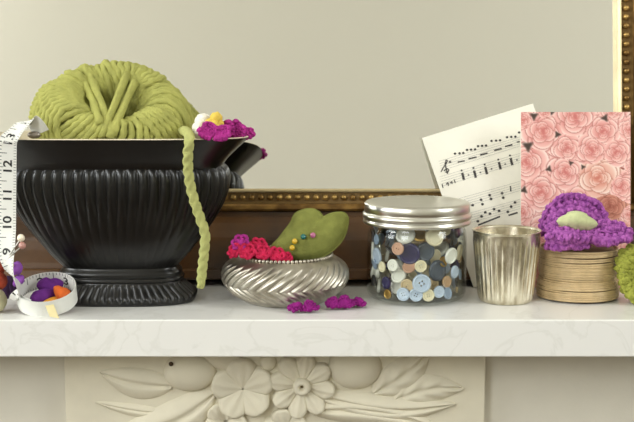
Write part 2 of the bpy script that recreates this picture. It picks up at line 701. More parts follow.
# ------------------------------------------------------------------ gilt mirror leaning on the wall
TH = radians(9.0)
FY, FZ = 1.150, 0.0072
U = V((0, sin(TH), cos(TH)))
Wd = V((0, cos(TH), -sin(TH)))


def fr(x, v, d):
    return V((x, FY, FZ)) + U * v + Wd * d


FL, FRX = -.365, None
SIGHT = .0935
gx = lambda px, py, Y=1.20: at(px, py, Y).x
XIN = at(616.3, 60, 1.212).x          # inner edge of the right bar
XINL = -.40
FH = .78                                # outer height
# profile: (v measured from the outer edge, depth)
PROF_OUT = [(0, .045), (0, .002), (.002, 0), (.009, 0), (.011, .002), (.0115, .006), (.017, .0060), (.030, .0045), (.040, .0042), (.043, .0050),
            (.050, .0105), (.058, .0165), (.064, .0195), (.0645, .0225), (.0695, .0225), (.070, .018)]
PROF_FIL = [(.070, .020), (.0705, .0165), (.0725, .0148), (.0755, .0148), (.0775, .0165), (.078, .021)]
PROF_BED = [(.078, .020), (.079, .0235), (.0895, .0235), (.0900, .021)]
PROF_LIP = [(.0895, .022), (.0900, .0185), (.0915, .0178), (.0935, .0195), (.0935, .033)]
mirror = empty('gilt_mirror', fr(0, 0, .045), 'large mirror in a beaded gilt and dark wood frame leaning behind everything', 'mirror')


def frame_ring(prof):
    """the profile swept round the four mitred sides"""
    mb = MB()
    rs = []
    for v, d in prof:
        xo0, xo1 = XINL - SIGHT, XIN + SIGHT
        rs.append([fr(xo0 + v, v, d), fr(xo1 - v, v, d), fr(xo1 - v, FH - v, d), fr(xo0 + v, FH - v, d)])
    mb.rings(rs)
    return mb


wood = frame_ring(PROF_OUT).build('frame_moulding', M_wood, mirror, smooth=False)
frame_ring(PROF_FIL).build('gilt_fillet', mat('dull_gilt', (158, 122, 66), 0.42, 0.7, col2=(98, 70, 34), vscale=60), mirror, smooth=False)
M_bed = mat('bead_groove_bole', (138, 110, 64), 0.6, 0.3)
frame_ring(PROF_BED).build('bead_channel', M_bed, mirror, smooth=False)
frame_ring(PROF_LIP).build('sight_edge', mat('pale_gilt_edge', (214, 194, 148), 0.4, 0.5, var=0.2), mirror, smooth=False)
mb = MB()
sp = .0094


def bead(p):
    mb.blob(p, V((.0036, 0, 0)), U * .0034, Wd * .0036, 8, 6)


xb0, xb1, vb = XINL - SIGHT + .0845, XIN + SIGHT - .0845, .0845
n = int((xb1 - xb0) / sp)
for i in range(n + 1):
    bead(fr(xb0 + (xb1 - xb0) * i / n, vb, .0215))
    bead(fr(xb0 + (xb1 - xb0) * i / n, FH - vb, .0215))
n = int((FH - 2 * vb) / sp)
for i in range(1, n):
    v = vb + (FH - 2 * vb) * i / n
    bead(fr(xb0, v, .0215))
    bead(fr(xb1, v, .0215))
beads = mb.build('bead_border', M_gold, mirror)
mb = MB()
xo0, xo1 = XINL - .004, XIN + .004
mb.add([fr(xo0, SIGHT - .004, .030), fr(xo1, SIGHT - .004, .030), fr(xo1, FH - SIGHT + .004, .030), fr(xo0, FH - SIGHT + .004, .030),
        fr(xo0, SIGHT - .004, .034), fr(xo1, SIGHT - .004, .034), fr(xo1, FH - SIGHT + .004, .034), fr(xo0, FH - SIGHT + .004, .034)],
       [(0, 1, 2, 3), (7, 6, 5, 4), (0, 4, 5, 1), (1, 5, 6, 2), (2, 6, 7, 3), (3, 7, 4, 0)])
mb.build('mirror_glass', M_mirror, mirror, smooth=False)
mb = MB()
xo0, xo1 = XINL - SIGHT + .004, XIN + SIGHT - .004
a = [fr(xo0, .004, .036), fr(xo1, .004, .036), fr(xo1, FH - .004, .036), fr(xo0, FH - .004, .036)]
b = [p + Wd * .006 for p in a]
mb.add(a + b, [(0, 1, 2, 3), (7, 6, 5, 4), (0, 4, 5, 1), (1, 5, 6, 2), (2, 6, 7, 3), (3, 7, 4, 0)])
mb.build('backing_board', M_core, mirror, smooth=False)

# ------------------------------------------------------------------ black fluted jardiniere
BC = V((-.1885, 1.092, 0))
bowl = empty('footed_planter', BC, 'black fluted footed planter with flared lip, holding the green wool', 'planter')
NP = 54 * 10


def sup(a, b, n):
    """points round a superellipse, spaced by arc length"""
    pts = []
    K = 1600
    for i in range(K):
        t = 2 * pi * i / K
        c, s_ = cos(t), sin(t)
        pts.append(V((a * (abs(c) ** (2 / n)) * (1 if c >= 0 else -1), b * (abs(s_) ** (2 / n)) * (1 if s_ >= 0 else -1), 0)))
    L = [0]
    for i in range(K):
        L.append(L[-1] + (pts[(i + 1) % K] - pts[i]).length)
    out = []
    j = 0
    for q in range(NP):
        tgt = L[-1] * q / NP
        while L[j + 1] < tgt:
            j += 1
        f = (tgt - L[j]) / max(1e-12, L[j + 1] - L[j])
        out.append(pts[j].lerp(pts[(j + 1) % K], f))
    return out


def lerp_tab(tab, z):
    for (z0, *p0), (z1, *p1) in zip(tab, tab[1:]):
        if z <= z1:
            t = (z - z0) / max(1e-9, z1 - z0)
            return [x + (y - x) * t for x, y in zip(p0, p1)]
    return list(tab[-1][1:])


def smooth_tab(tab, m=6):
    pts = curve([V((t_[0], t_[1], t_[2])) for t_ in tab], m)
    return [(p.x, p.y, p.z) for p in pts]


def bowl_rings(tab, n, amp=None):
    rs = []
    for z, a, b in tab:
        ring = sup(a, b, n)
        if amp:
            A = amp(z)
            if A:
                K = len(ring)
                new = []
                for q, p in enumerate(ring):
                    tn = ring[(q + 1) % K] - ring[q - 1]
                    nn = V((tn.y, -tn.x, 0)).normalized()
                    w = abs(sin(pi * 54 * q / K))       # rounded ribs with sharp valleys
                    new.append(p + nn * (A * (w ** 0.85 - 0.7)))
                ring = new
        rs.append([BC + V((p.x, p.y, z)) for p in ring])
    return rs


NB = 3.2
body_tab = smooth_tab([(.034, .0545, .0285), (.038, .0585, .031), (.046, .0660, .0355), (.058, .0755, .040), (.072, .0865, .044), (.088, .096, .0475),
                       (.104, .1025, .0505), (.116, .1045, .0515), (.124, .1035, .051), (.1285, .1010, .0495), (.1315, .0985, .0475)], 5)


def ampb(z):
    t = min(1, max(0, (z - .060) / .045))
    e = t * t * (3 - 2 * t)
    k = 1 if z < .1255 else max(0, 1 - ((z - .1255) / .005) ** 2)
    return .0034 * (0.06 + .94 * e) * k


mb = MB()
mb.rings(bowl_rings(body_tab, NB, ampb))
mb.build('fluted_body', M_black, bowl)
lip_tab = smooth_tab([(.1285, .0985, .0480), (.131, .0995, .0488), (.136, .103, .0515), (.143, .110, .056), (.150, .1175, .0605), (.156, .1240, .0645), (.1580, .1258, .0658)], 4)
mb = MB()
mb.rings(bowl_rings(lip_tab, 3.6))
mb.build('flared_lip', M_black, bowl)
inner = [(.1580, .1258, .0658), (.1589, .1250, .0651), (.1588, .1238, .0640), (.1560, .1215, .0622), (.148, .113, .056), (.138, .101, .048), (.130, .095, .044), (.122, .0925, .0425), (.106, .088, .040), (.1000, .083, .036)]
mb = MB()
mb.rings(bowl_rings(inner, 3.6), cap1=True)
mb.build('cream_glazed_interior', M_creamglaze, bowl)
foot_tab = [(0, .069, .0385), (.002, .0715, .0405), (.006, .0718, .0408), (.009, .0700, .0395), (.013, .0650, .0360), (.018, .0600, .0325), (.0205, .0585, .0315)]
mb = MB()
mb.rings(bowl_rings(smooth_tab(foot_tab, 4), 3.0, lambda z: .0026 * max(0, min(1, (z - .003) / .004)) * max(0, min(1, (.0195 - z) / .004))), cap0=True)
mb.build('fluted_foot', M_black, bowl)
col_tab = [(.0200, .0565, .0300), (.0205, .0590, .0318), (.0225, .0600, .0325), (.0245, .0590, .0318), (.0252, .0575, .0305), (.0262, .0580, .0310), (.0285, .0582, .0312),
           (.0305, .0570, .0302), (.0325, .0550, .0288), (.0345, .0545, .0285)]
mb = MB()
mb.rings(bowl_rings(smooth_tab(col_tab, 2), 3.0))
mb.build('collar', M_black, bowl)

# ------------------------------------------------------------------ ball of green wool
YC = V((-.1935, 1.091, .1650))
ballo = empty('wool_ball', YC - V((0, 0, .048)), 'big ball of chunky lime green wool sitting in the black planter', 'yarn')
ax_n = V((0.14, -.64, .76)).normalized()
e1 = (V((1, 0, 0.05)) - ax_n * V((1, 0, 0.05)).dot(ax_n)).normalized()
e2 = ax_n.cross(e1)
if e2.z < 0:
    e2 = -e2


def torus_pt(th, ph, off=0.0):
    rr = .0495 + (.0275 + off) * cos(ph)
    hh = (.041 + off) * sin(ph)
    q = e1 * (rr * cos(th)) + e2 * (rr * sin(th) * .80) + ax_n * hh
    ky = .70 if q.z > -.01 else .70 - .16 * min(1, (-.01 - q.z) / .03)
    return YC + V((q.x, q.y * ky, q.z)) * .955


mb = MB()
core = MB()
core.sheet(lambda u, v: torus_pt(2 * pi * u, 2 * pi * v, -.0042), 64, 32)
mb.add(core.v, core.f)
RY = .0033
NL, NS = 54, 40
path = []
for i in range(NL * NS):
    t = i / (NL * NS)
    ph = 2 * pi * NL * t
    th = 2 * pi * t + .36 * sin(ph) + .04 * sin(11 * t * pi)
    path.append(torus_pt(th, ph, .0014 * sin(37 * t * pi) + random.uniform(-.0003, .0003)))
mb.tube(path, RY, 8, rope=.20, twist=330, ply=2)


def bundle(th0, dth, cnt, swing, off, phs=(-.9, 2.9), lean=0.0):
    for q in range(cnt):
        pth = []
        for i in range(46):
            ph = phs[0] + (phs[1] - phs[0]) * i / 45
            th = th0 + dth * q + swing * sin(ph + lean)
            lift = off * sin(pi * i / 45) ** .5 - .004 * (1 - sin(pi * i / 45) ** .35)
            pth.append(torus_pt(th, ph, lift))
        mb.tube(pth, RY * 1.06, 8, rope=.20, twist=330, ply=2)


bundle(radians(222), radians(6), 7, -.75, .0042, lean=.2)        # sweep left of the hole, curving down
bundle(radians(318), radians(6), 5, -.2, .0040)
bundle(radians(20), radians(7), 6, .8, .0036, lean=.3)             # arcs on the right
bundle(radians(150), radians(6.5), 6, .35, .0030)
bundle(radians(75), radians(7), 5, -.6, .0030)
wraps = mb.build('wound_strands', M_yarn, ballo)
# surface for laying crossing strands on
tv = [p for p in core.v]
bvh = BVHTree.FromPolygons([tuple(p) for p in core.v], core.f)


def lay(pix, lift):
    out = []
    for (px, py) in pix:
        d = ray(px, py).normalized()
        hit = bvh.ray_cast(CAM, d)
        out.append((hit[0] + hit[1] * (lift if hit[1].dot(d) < 0 else -lift)) if hit[0] else None)
    out = [p for p in out if p is not None and ((p - YC) - ax_n * (p - YC).dot(ax_n)).length > .026]
    return curve(out, 8)


for px_list, lf in (([(130, 68), (128, 78), (124, 90), (118, 104), (110, 120), (103, 137)], .0085),
                    ([(139, 73), (137, 84), (131, 98), (124, 112), (116, 126), (110, 138)], .0085),
                    ([(78, 64), (84, 74), (92, 84), (94, 98), (98, 110), (106, 124), (113, 136)], .0080),
                    ([(72, 66), (78, 78), (86, 90), (88, 102), (93, 114), (101, 127)], .0066)):
    m2 = MB()
    m2.tube(lay(px_list, lf), RY * 1.15, 9, rope=.20, twist=330, ply=2)
    m2.build('crossing_strand', M_yarn, ballo)
# loose tail over the lip and down in front
lipY = BC.y - .0665
tp = [at(176, 134, 1.088), at(184, 133, 1.062) + V((0, 0, .002)), at(189, 135, 1.034), at(189.5, 140, 1.0175), at(188, 152, 1.020), at(188, 168, 1.0255),
      at(190, 184, 1.030), at(194, 200, 1.033), at(200, 218, 1.037), at(205, 234, 1.040), at(204, 252, 1.044), at(202, 270, 1.05), at(200.5, 287, 1.058)]
mb = MB()
tl = curve(tp, 12)
mb.tube(tl, lambda t_: .0043 * (1 - .25 * max(0, t_ - .95) / .05), 12, rope=.16, twist=210, ply=3)
mb.build('loose_tail', M_yarn2, ballo)

# ------------------------------------------------------------------ flowers tucked in the planter
def ball_lump(mb, c, r, squash=1.0, wob=.12, nu=20, nv=14, seed=0):
    c = V(c)
    vs, fs = [], []
    m_ = MB()
    m_.blob((0, 0, 0), (1, 0, 0), (0, 1, 0), (0, 0, 1), nu, nv)
    for p in m_.v:
        k = 1 + wob * noise.noise(p * 2.2 + V((seed, seed * 1.7, 0)))
        vs.append(c + V((p.x * r * k, p.y * r * k, p.z * r * k * squash)))
    mb.add(vs, m_.f)


def petal_knit(base, d, n, L, w, r, nu=5, nv=6, cup=.3, curl=.3, taper=.55):
    """knitted petal growing from base along d, facing n"""
    d = V(d).normalized()
    n = V(n)
    n = (n - d * n.dot(d)).normalized()
    s_ = d.cross(n)

    def fn(u, v):
        x = (u - .5) * 2
        ww = w * (taper + (1 - taper) * sin(pi * min(1, .15 + .6 * v))) * sqrt(max(.08, 1 - max(0, (v - .6) / .42) ** 2.2))
        return V(base) + d * (L * v) + s_ * (x * ww) + n * (cup * w * x * x + curl * L * v * v)
    mb_ = MB()
    stitches(mb_, fn, nu, nv, r)
    return mb_


pos = at(209, 125, 1.06)
yf = empty('woollen_flower', pos - V((0, 0, .02)), 'white and yellow woollen flower resting at the right end of the black planter', 'flower')
mb = MB()
for (px, py, r, Y) in ((203, 121, 8, 1.064), (199, 128, 7, 1.058), (207, 127, 8, 1.07), (200, 134, 6, 1.05)):
    ball_lump(mb, at(px, py, Y), r * pxs(1.06), .95, .16, seed=px)
mb.build('white_petals', M_whitewool, yf)
mb = MB()
for (px, py, r, Y) in ((210, 125, 6.5, 1.052), (216, 118, 6, 1.056), (214, 126, 6, 1.05), (207, 129, 5, 1.05), (219, 124, 5, 1.056), (211, 131, 4.5, 1.048)):
    ball_lump(mb, at(px, py, Y), r * pxs(1.06), 1.0, .18, seed=py)
mb.build('yellow_centre', M_yellow, yf)

pos = at(226, 131, 1.08)
mf = empty('magenta_flower', pos - V((0, 0, .012)), 'magenta crochet flower lying at the right end inside the planter lip', 'flower')
for (b, d, n, L, w) in ((at(214, 136, 1.037), (-.3, .1, .15), (0, -.6, .8), .014, .010),
                        (at(215, 135.5, 1.038), (.9, 0, .05), (0, -.6, .8), .014, .010),
                        (at(226, 137, 1.06), (-.2, .15, .9), (-.1, -.9, .3), .014, .010),
                        (at(232, 137, 1.06), (.6, .1, .75), (-.1, -.9, .4), .015, .009),
                        (at(236, 137, 1.075), (.95, .25, .1), (0, -.5, .8), .017, .008),
                        (at(224, 138, 1.075), (.1, .8, .4), (0, -.4, .9), .016, .010)):
    petal_knit(b, d, n, L, w, .0019, 4, 5, .35, .15).build('petal', M_magenta, mf)

# ------------------------------------------------------------------ dressmaker's tape measure
TW = .0160
tape = empty('tape_measure', at_z(47, 310), 'white dressmaking tape measure draped over the planter lip and looped on the shelf', 'tape measure')
# control points: centre, width direction
Xw = V((1, 0, 0))
ctl = []


def cp(p, w):
    ctl.append((V(p), V(w).normalized()))


cp(at(41, 133, 1.044), (.5, -.2, .8))
cp(at(37, 126, 1.042), (.8, -.3, .5))
cp(at(31, 121, 1.041), (.95, -.3, .3))
cp(at(24, 123, 1.036), (1, -.25, .15))
cp(at(17.5, 129, 1.030), (1, -.15, .1))
cp(at(12, 135, 1.0235), (1, -.05, 0))
cp(at(8.2, 141, 1.0205), Xw)
cp(at(7.6, 150, 1.0215), Xw)
cp(at(7.4, 175, 1.0235), Xw)
cp(at(7.2, 205, 1.0240), Xw)
cp(at(7.0, 228, 1.0220), Xw)
cp(at(6.5, 246, 1.0180), (1, -.15, 0))
cp(at(7.5, 262, 1.0130), (.85, -.55, -.1))
cp(at(13, 278, 1.0120), (.45, -.85, -.25))
LC, LR, LT = at(47, 294, 1.036), .0268, radians(21)
ex, ey, ez = Xw, V((0, cos(LT), sin(LT))), V((0, -sin(LT), cos(LT)))


def loop_pt(a, r=LR, lift=0):
    return LC + ex * (r * cos(a)) + ey * (r * .96 * sin(a)) + ez * lift


cp(at(20, 291, 1.022), (.10, -.62, -.78))
for a in (205, 232, 262, 292, 325, 0, 35, 70, 105, 140, 172):
    ar = radians(a)
    cp(loop_pt(ar, LR * (1.0 if a >= 180 or a < 100 else .97)), -ez)
for a, r in ((200, .90), (226, .90), (248, .91)):
    cp(loop_pt(radians(a), LR * r), -ez)
P = curve([c[0] for c in ctl], 14)
Wv = [w.normalized() for w in curve([c[1] for c in ctl], 14)]
S = [0.0]
for i in range(1, len(P)):
    S.append(S[-1] + (P[i] - P[i - 1]).length)
TL = S[-1]


def tape_at(s, w, off=0.0):
    s = min(max(s, 0), TL)
    lo, hi = 0, len(S) - 1
    while hi - lo > 1:
        m_ = (lo + hi) // 2
        if S[m_] <= s:
            lo = m_
        else:
            hi = m_
    f = (s - S[lo]) / max(1e-9, S[hi] - S[lo])
    p = P[lo].lerp(P[hi], f)
    t_ = (P[hi] - P[lo]).normalized()
    ww = Wv[lo].lerp(Wv[hi], f)
    ww = (ww - t_ * ww.dot(t_)).normalized()
    nn = t_.cross(ww)          # on the hanging run this faces the viewer or away
    return p + ww * w + nn * off, nn


# which sign of the normal faces the viewer on the hanging run
s_hang = S[14 * 8]
FS = -1 if tape_at(s_hang, 0)[1].y > 0 else 1
mb = MB()
rs = []
for i in range(len(P)):
    ring = []
    for (w, o_) in ((-TW / 2, -.00022), (TW / 2, -.00022), (TW / 2, .00022), (-TW / 2, .00022)):
        ring.append(tape_at(S[i], w, o_)[0])
    rs.append(ring)
mb.rings(rs, True, True, True)
mb.build('tape_band', M_tape, tape, smooth=False)
# printing: ticks every tenth of an inch on both edges, on both faces
INCH = .0254
# the photo reads 12 at py 168 and 11 at py 196 on the hanging run
s12 = min(range(len(P)), key=lambda i: abs((P[i] - at(7.5, 168, P[i].y)).z) + (1 if i < 14 * 5 else 0) + (1 if i > 14 * 10 else 0))
s12 = S[s12]
mb = MB()


def mark(s0, s1, w0, w1, side):
    o_ = .00034 * side
    mb.add([tape_at(s0, w0, o_)[0], tape_at(s1, w0, o_)[0], tape_at(s1, w1, o_)[0], tape_at(s0, w1, o_)[0]], [(0, 1, 2, 3)])


k0 = int((0 - s12) / INCH) - 1
for side in (FS,):
    for k in range(k0 * 8, int((TL - s12) / INCH * 8) + 1):
        s = s12 + (k + 4) * INCH / 8
        if s < .002 or s > TL - .002:
            continue
        ln = .0075 if k % 8 == 0 else (.0045 if k % 4 == 0 else .0028)
        hw = .00026 if k % 8 else .0003
        mark(s - hw, s + hw, -TW / 2 + .0003, -TW / 2 + ln, side)
    for k in range(k0 * 10, int((TL - s12) / .00254) + 1):
        s = s12 + k * .00254
        if .002 < s < TL - .002:
            mark(s - .0002, s + .0002, TW / 2 - .0025, TW / 2 - .0003, side)


def text_mesh(txt, size):
    cu = bpy.data.curves.new('glyphs', 'FONT')
    cu.body = txt
    cu.size = size
    cu.align_x = 'CENTER'
    cu.align_y = 'CENTER'
    cu.resolution_u = 3
    cu.offset = .00022
    to = bpy.data.objects.new('glyphs', cu)
    COL.objects.link(to)
    bpy.context.view_layer.update()
    me = to.to_mesh()
    vs = [v.co.copy() for v in me.vertices]
    fs = [tuple(p.vertices) for p in me.polygons]
    to.to_mesh_clear()
    bpy.data.objects.remove(to)
    bpy.data.curves.remove(cu)
    return vs, fs


for side in (FS,):
    for k in range(-3, 12):
        num = 12 - k
        s = s12 + k * INCH
        if num < 1 or s < .008 or s > TL - .008:
            continue
        # inner face of the loop shows the small numbers of the far end
        txt = str(num)
        vs, fs = text_mesh(txt, .0098)
        pts = []
        for v in vs:
            # glyph x runs up the tape (towards smaller s), glyph y runs to the left
            gx_, gy_ = v.x * 1.35, v.y * 1.1
            if side == FS:
                pts.append(tape_at(s - gx_, -gy_ + .0006, .00036 * side)[0])
            else:
                pts.append(tape_at(s - gx_, gy_ + .0006, .00036 * side)[0])
        mb.add(pts, fs)
mb.build('printed_scale', M_ink, tape, smooth=False)
# brass-white tip crumpled in the planter, yellowed end by the loop
mb = MB()
e_, nn = tape_at(TL, 0)
a0 = at(50, 309, 1.004)
rs = []
for i in range(8):
    t_ = i / 7
    c = at(49 + 5.5 * t_, 305 + 13.5 * t_, 1.012 - .006 * sin(t_ * 1.5)) + V((0, 0, .0006))
    rs.append([c + V((-.0042, 0, .001)), c + V((.0040, 0, -.0004)), c + V((.0040, .0006, -.0000)), c + V((-.0042, .0006, .0014))])
mb.rings(rs, True, True, True)
mb.build('yellowed_end', mat('yellowed_tape_end', (226, 212, 160), 0.5), tape, smooth=False)
mb = MB()
mb.blob(at(34, 135, 1.040), V((.0062, 0, 0)), V((0, .003, 0)), V((0, 0, .0034)), 14, 8)
mb.build('metal_tip', mat('dull_grey_metal', (150, 142, 134), 0.4, 0.8), tape)

# ------------------------------------------------------------------ pearl headed pins stuck through the tape
def pin(head, tip, r, m, label, grp, name='dressmaking_pin'):
    e = empty(name, tip, label, 'pin', grp)
    mb_ = MB()
    mb_.ball(head, r, 14, 10)
    mb_.build('pin_head', m, e)
    mb_ = MB()
    mb_.tube([V(head), V(head).lerp(V(tip), .5), V(tip)], .00055, 6)
    mb_.build('pin_shaft', M_steel, e)


pin(at(21, 238, 1.008), at(8, 258, 1.0150), .0035, M_pearl, 'ivory pearl headed pin, the upper of two stuck through the tape measure', 'pins in the tape')
pin(at(22.3, 245.5, 1.008), at(6, 261, 1.0145), .0033, M_rosepearl, 'dusty pink headed pin, the lower of two stuck through the tape measure', 'pins in the tape')

# ------------------------------------------------------------------ felt flowers inside the loop and behind the tape
def felt_petal(mb, base, tip, w, t, n=(0, -1, 0), bulge=.3):
    base, tip, n = V(base), V(tip), V(n)
    d = tip - base
    L = d.length
    d.normalize()
    n = (n - d * n.dot(d)).normalized()
    s_ = d.cross(n)
    c = base + d * L * .5
    m_ = MB()
    m_.blob((0, 0, 0), (1, 0, 0), (0, 1, 0), (0, 0, 1), 18, 14)
    vs = []
    for p in m_.v:
        q = (p.z + 1) / 2
        k = (.55 + .6 * q if q < .7 else .97) * (1 + .28 * noise.noise(p * 1.9 + tip * 300))
        vs.append(c + d * (p.z * L / 2) + s_ * (p.x * w * k) + n * (p.y * t + bulge * L * (.25 - (q - .5) ** 2)))
    mb.add(vs, m_.f)


lf = empty('felt_flower', LC + V((0, 0, -.01)), 'purple felt flower with orange stamens lying inside the looped tape measure', 'flower')
mb = MB()
felt_petal(mb, at(58, 293, 1.036), at(30, 301, 1.026), .0085, .006, (0, -.6, .8), .2)
felt_petal(mb, at(58, 290, 1.042), at(38, 283, 1.050), .0085, .006, (0, -.6, .8), .2)
felt_petal(mb, at(52, 292, 1.045), at(58, 279, 1.054), .009, .006, (0, -.6, .8), .2)
mb.build('purple_petals', M_purple, lf)
mb = MB()
felt_petal(mb, at(54, 287, 1.030), at(69, 299, 1.024), .0070, .0055, (0, -.7, .7), .15)
mb.build('orange_stamen', M_orange, lf)
mb = MB()
felt_petal(mb, at(42, 304, 1.021), at(66, 301, 1.030), .0058, .0045, (0, -.5, .85), .15)
mb.build('amber_stamen', M_amber, lf)

bf = empty('felt_crocus', at_z(10, 300), 'violet felt flower behind the hanging tape measure, beside the planter foot', 'flower')
mb = MB()
felt_petal(mb, at(8, 272, 1.036), at(22, 266, 1.032), .0070, .005, (0, -.8, .5), .1)
felt_petal(mb, at(14, 286, 1.040), at(23, 276, 1.036), .0050, .0042, (0, -.8, .5), .1)
mb.build('violet_petals', M_violet2, bf)
mb = MB()
felt_petal(mb, at(16, 299, 1.058), at(18, 276, 1.055), .009, .006, (0, -1, .2), .1)
felt_petal(mb, at(6, 299, 1.060), at(10, 276, 1.058), .010, .006, (0, -1, .2), .1)
mb.build('dark_violet_petals', mat('dark_violet_felt', (62, 34, 72), 0.9, bump=.4, bscale=700), bf)
mb = MB()
felt_petal(mb, at(9, 270, 1.030), at(13, 263, 1.029), .0022, .002, (0, -1, .2), 0)
mb.build('yellow_stamen', M_yellow, bf)
mb = MB()
ball_lump(mb, at(-2, 281, 1.040), 9.5 * pxs(1.04), 1.0, .1, seed=3)
ball_lump(mb, at(-5, 268, 1.045), 9.5 * pxs(1.04), 1.0, .1, seed=5)
tag(mb.build('felt_berry_cluster', M_rust), 'rust red felt berries at the left edge behind the tape measure', 'ornament')
mb = MB()
r_ = 12.5 * pxs(1.03)
cc = at_z(-7, 314)
ball_lump(mb, (cc.x, 1.03, r_ * .98), r_, 1.0, .05, seed=8)
tag(mb.build('felt_ball', M_olivefelt), 'cream olive felt ball cut by the left edge beside the tape measure', 'ball')

# ------------------------------------------------------------------ silver chevron bowl
SB = V((-.0305, 1.086, 0))
sb = empty('silver_bowl', SB, 'low silver bowl embossed with chevron ridges and a beaded rim', 'bowl')
prof = [(.0001, .0012), (.030, .0008), (.036, 0), (.040, .0012), (.0475, .006), (.0545, .012), (.0590, .019), (.0603, .0255), (.0590, .032), (.0545, .0380), (.0490, .0418), (.0452, .0432)]
pts = curve([V((a, b, 0)) for a, b in prof], 12)
NCH = 34


def chev(a, z, r):
    if z < .003 or z > .0405:
        return 0
    e = min(1, (z - .003) / .004) * min(1, (.0405 - z) / .005)
    ph = NCH * a / (2 * pi) - abs(z - .0190) * (118 if z > .0190 else 140)
    f = ph - math.floor(ph)
    return e * .0030 * (sin(pi * f) ** .65 - .6)


mb = MB()
mb.lathe(SB, [(p.x, p.y) for p in pts], 34 * 12, chev)
mb.build('chevron_body', M_silver, sb)
mb = MB()
mb.lathe(SB, [(.0452, .0432), (.0440, .0440), (.0425, .0436), (.042, .041), (.047, .034), (.0505, .024), (.046, .012), (.036, .006), (.0001, .004)], 64)
mb.build('bowl_lining', mat('tarnished_silver', (120, 112, 98), 0.45, 0.9), sb)
mb = MB()
for i in range(72):
    a = 2 * pi * i / 72
    mb.ball(SB + V((.0445 * cos(a), .0445 * sin(a), .0445)), .0018, 8, 6)
mb.build('beaded_rim', M_silver, sb)

# raspberry crochet flower in the bowl
rf = empty('crochet_flower', at(262, 256, 1.07) - V((0, 0, .012)), 'raspberry red crochet flower in the left of the silver bowl', 'flower')
rm = MB()
random.seed(3)


def ruffle(mb, c, r, n, tr, nrm, lift=.4):
    """a small crocheted disc: loops of yarn round a centre"""
    c, nrm = V(c), V(nrm).normalized()
    a_ = nrm.orthogonal().normalized()
    b_ = nrm.cross(a_)
    for i in range(n):
        q = 2 * pi * i / n
        d = a_ * cos(q) + b_ * sin(q)
        s_ = nrm.cross(d)
        p = []
        for j in range(10):
            g = 2 * pi * j / 10
            p.append(c + d * (r * (.55 + .45 * cos(g))) + s_ * (r * .42 * sin(g)) + nrm * (r * lift * (.5 + .5 * cos(g)) + tr * .8 * sin(2 * g)))
        mb.tube(p, tr, 7, closed=True, rope=.2, twist=500)


for (px, py, Y, r, nr) in ((241, 244, 1.062, 8.5, (-.2, -.7, .6)), (236, 252, 1.058, 7.5, (-.5, -.6, .6)), (258, 247, 1.066, 8.5, (.1, -.6, .7)),
                           (247, 252.5, 1.054, 8, (0, -.8, .6)), (263, 254, 1.054, 8, (.1, -.7, .7)), (276, 256, 1.056, 8, (.2, -.7, .7)), (252, 256, 1.07, 9, (0, -.2, 1)), (285, 259, 1.058, 6.5, (.2, -.7, .7))):
    rb = MB()
    ruffle(rb, at(px, py, Y), r * pxs(1.06), 6, .0016, nr)
    ball_lump(rb, at(px, py, Y), r * .5 * pxs(1.06), 1, .1, 10, 8)
    rb.build('petal', M_magenta if (px, py) == (241, 244) else M_red, rf)

# moss green pincushion in the bowl
pc = at(312, 238, 1.078)
cush = empty('pincushion', pc - V((0, 0, .024)), 'moss green velvet heart pincushion leaning in the silver bowl', 'pincushion')
outl = [(268, 257), (271, 247), (278, 239), (285, 230), (291, 222), (295, 214), (303, 210), (312, 209), (319, 212), (324, 217), (330, 214), (337, 212.5), (344, 213), (348, 218), (347.5, 226),
        (345, 235), (340, 243), (333, 250), (324, 256), (312, 261), (296, 263), (280, 262)]


def cush_pt(px, py):
    Y = 1.074 + (262 - py) * .00028 + abs(px - 308) * .00010
    return at(px, py, Y)


oc = [cush_pt(*p) for p in outl]
oc = curve(oc, 4, True)
cc = cush_pt(310, 238)
nrm = V((-.15, -.85, .45)).normalized()
mb = MB()
rs = []
NR = 12
for sgn in (1, -1):
    rs = []
    for i in range(NR + 1):
        s_ = i / NR
        ring = []
        for p in oc:
            q = cc + (p - cc) * s_
            h = .0135 * (max(0, 1 - s_ ** 2.6)) ** .5
            h += .0021 * noise.noise(q * 130) * (1 if s_ < .98 else 0)
            # seam dip running from the notch
            ring.append(q + nrm * (sgn * h))
        rs.append(ring)
    mb.rings(rs)
mb.build('velvet_cushion', M_velvet, cush)
mb = MB()
mb.tube(oc, .0009, 6, closed=True)
mb.build('seam_piping', M_velvet, cush)


def cpin(px, py, m, label):
    d = ray(px, py).normalized()
    base = cush_pt(px, py) + nrm * .0135
    head = base + nrm * .002
    e = empty('ball_headed_pin', base, label, 'pin', 'pins in the green cushion')
    mb_ = MB()
    mb_.ball(head, .0027, 14, 10)
    mb_.build('pin_head', m, e)
    mb_ = MB()
    mb_.tube([head, base, base - nrm * .012], .0005, 6)
    mb_.build('pin_shaft', M_steel, e)


cpin(306, 242, M_bluepin, 'teal ball headed pin in the green pincushion')
cpin(315.5, 240.5, M_pinkpin, 'mauve pink ball headed pin in the green pincushion')
cpin(297.5, 246.5, M_yelpin, 'yellow ball headed pin, the upper of two in the green pincushion')
cpin(295, 253, M_yelpin, 'yellow ball headed pin, the lower of two in the green pincushion')


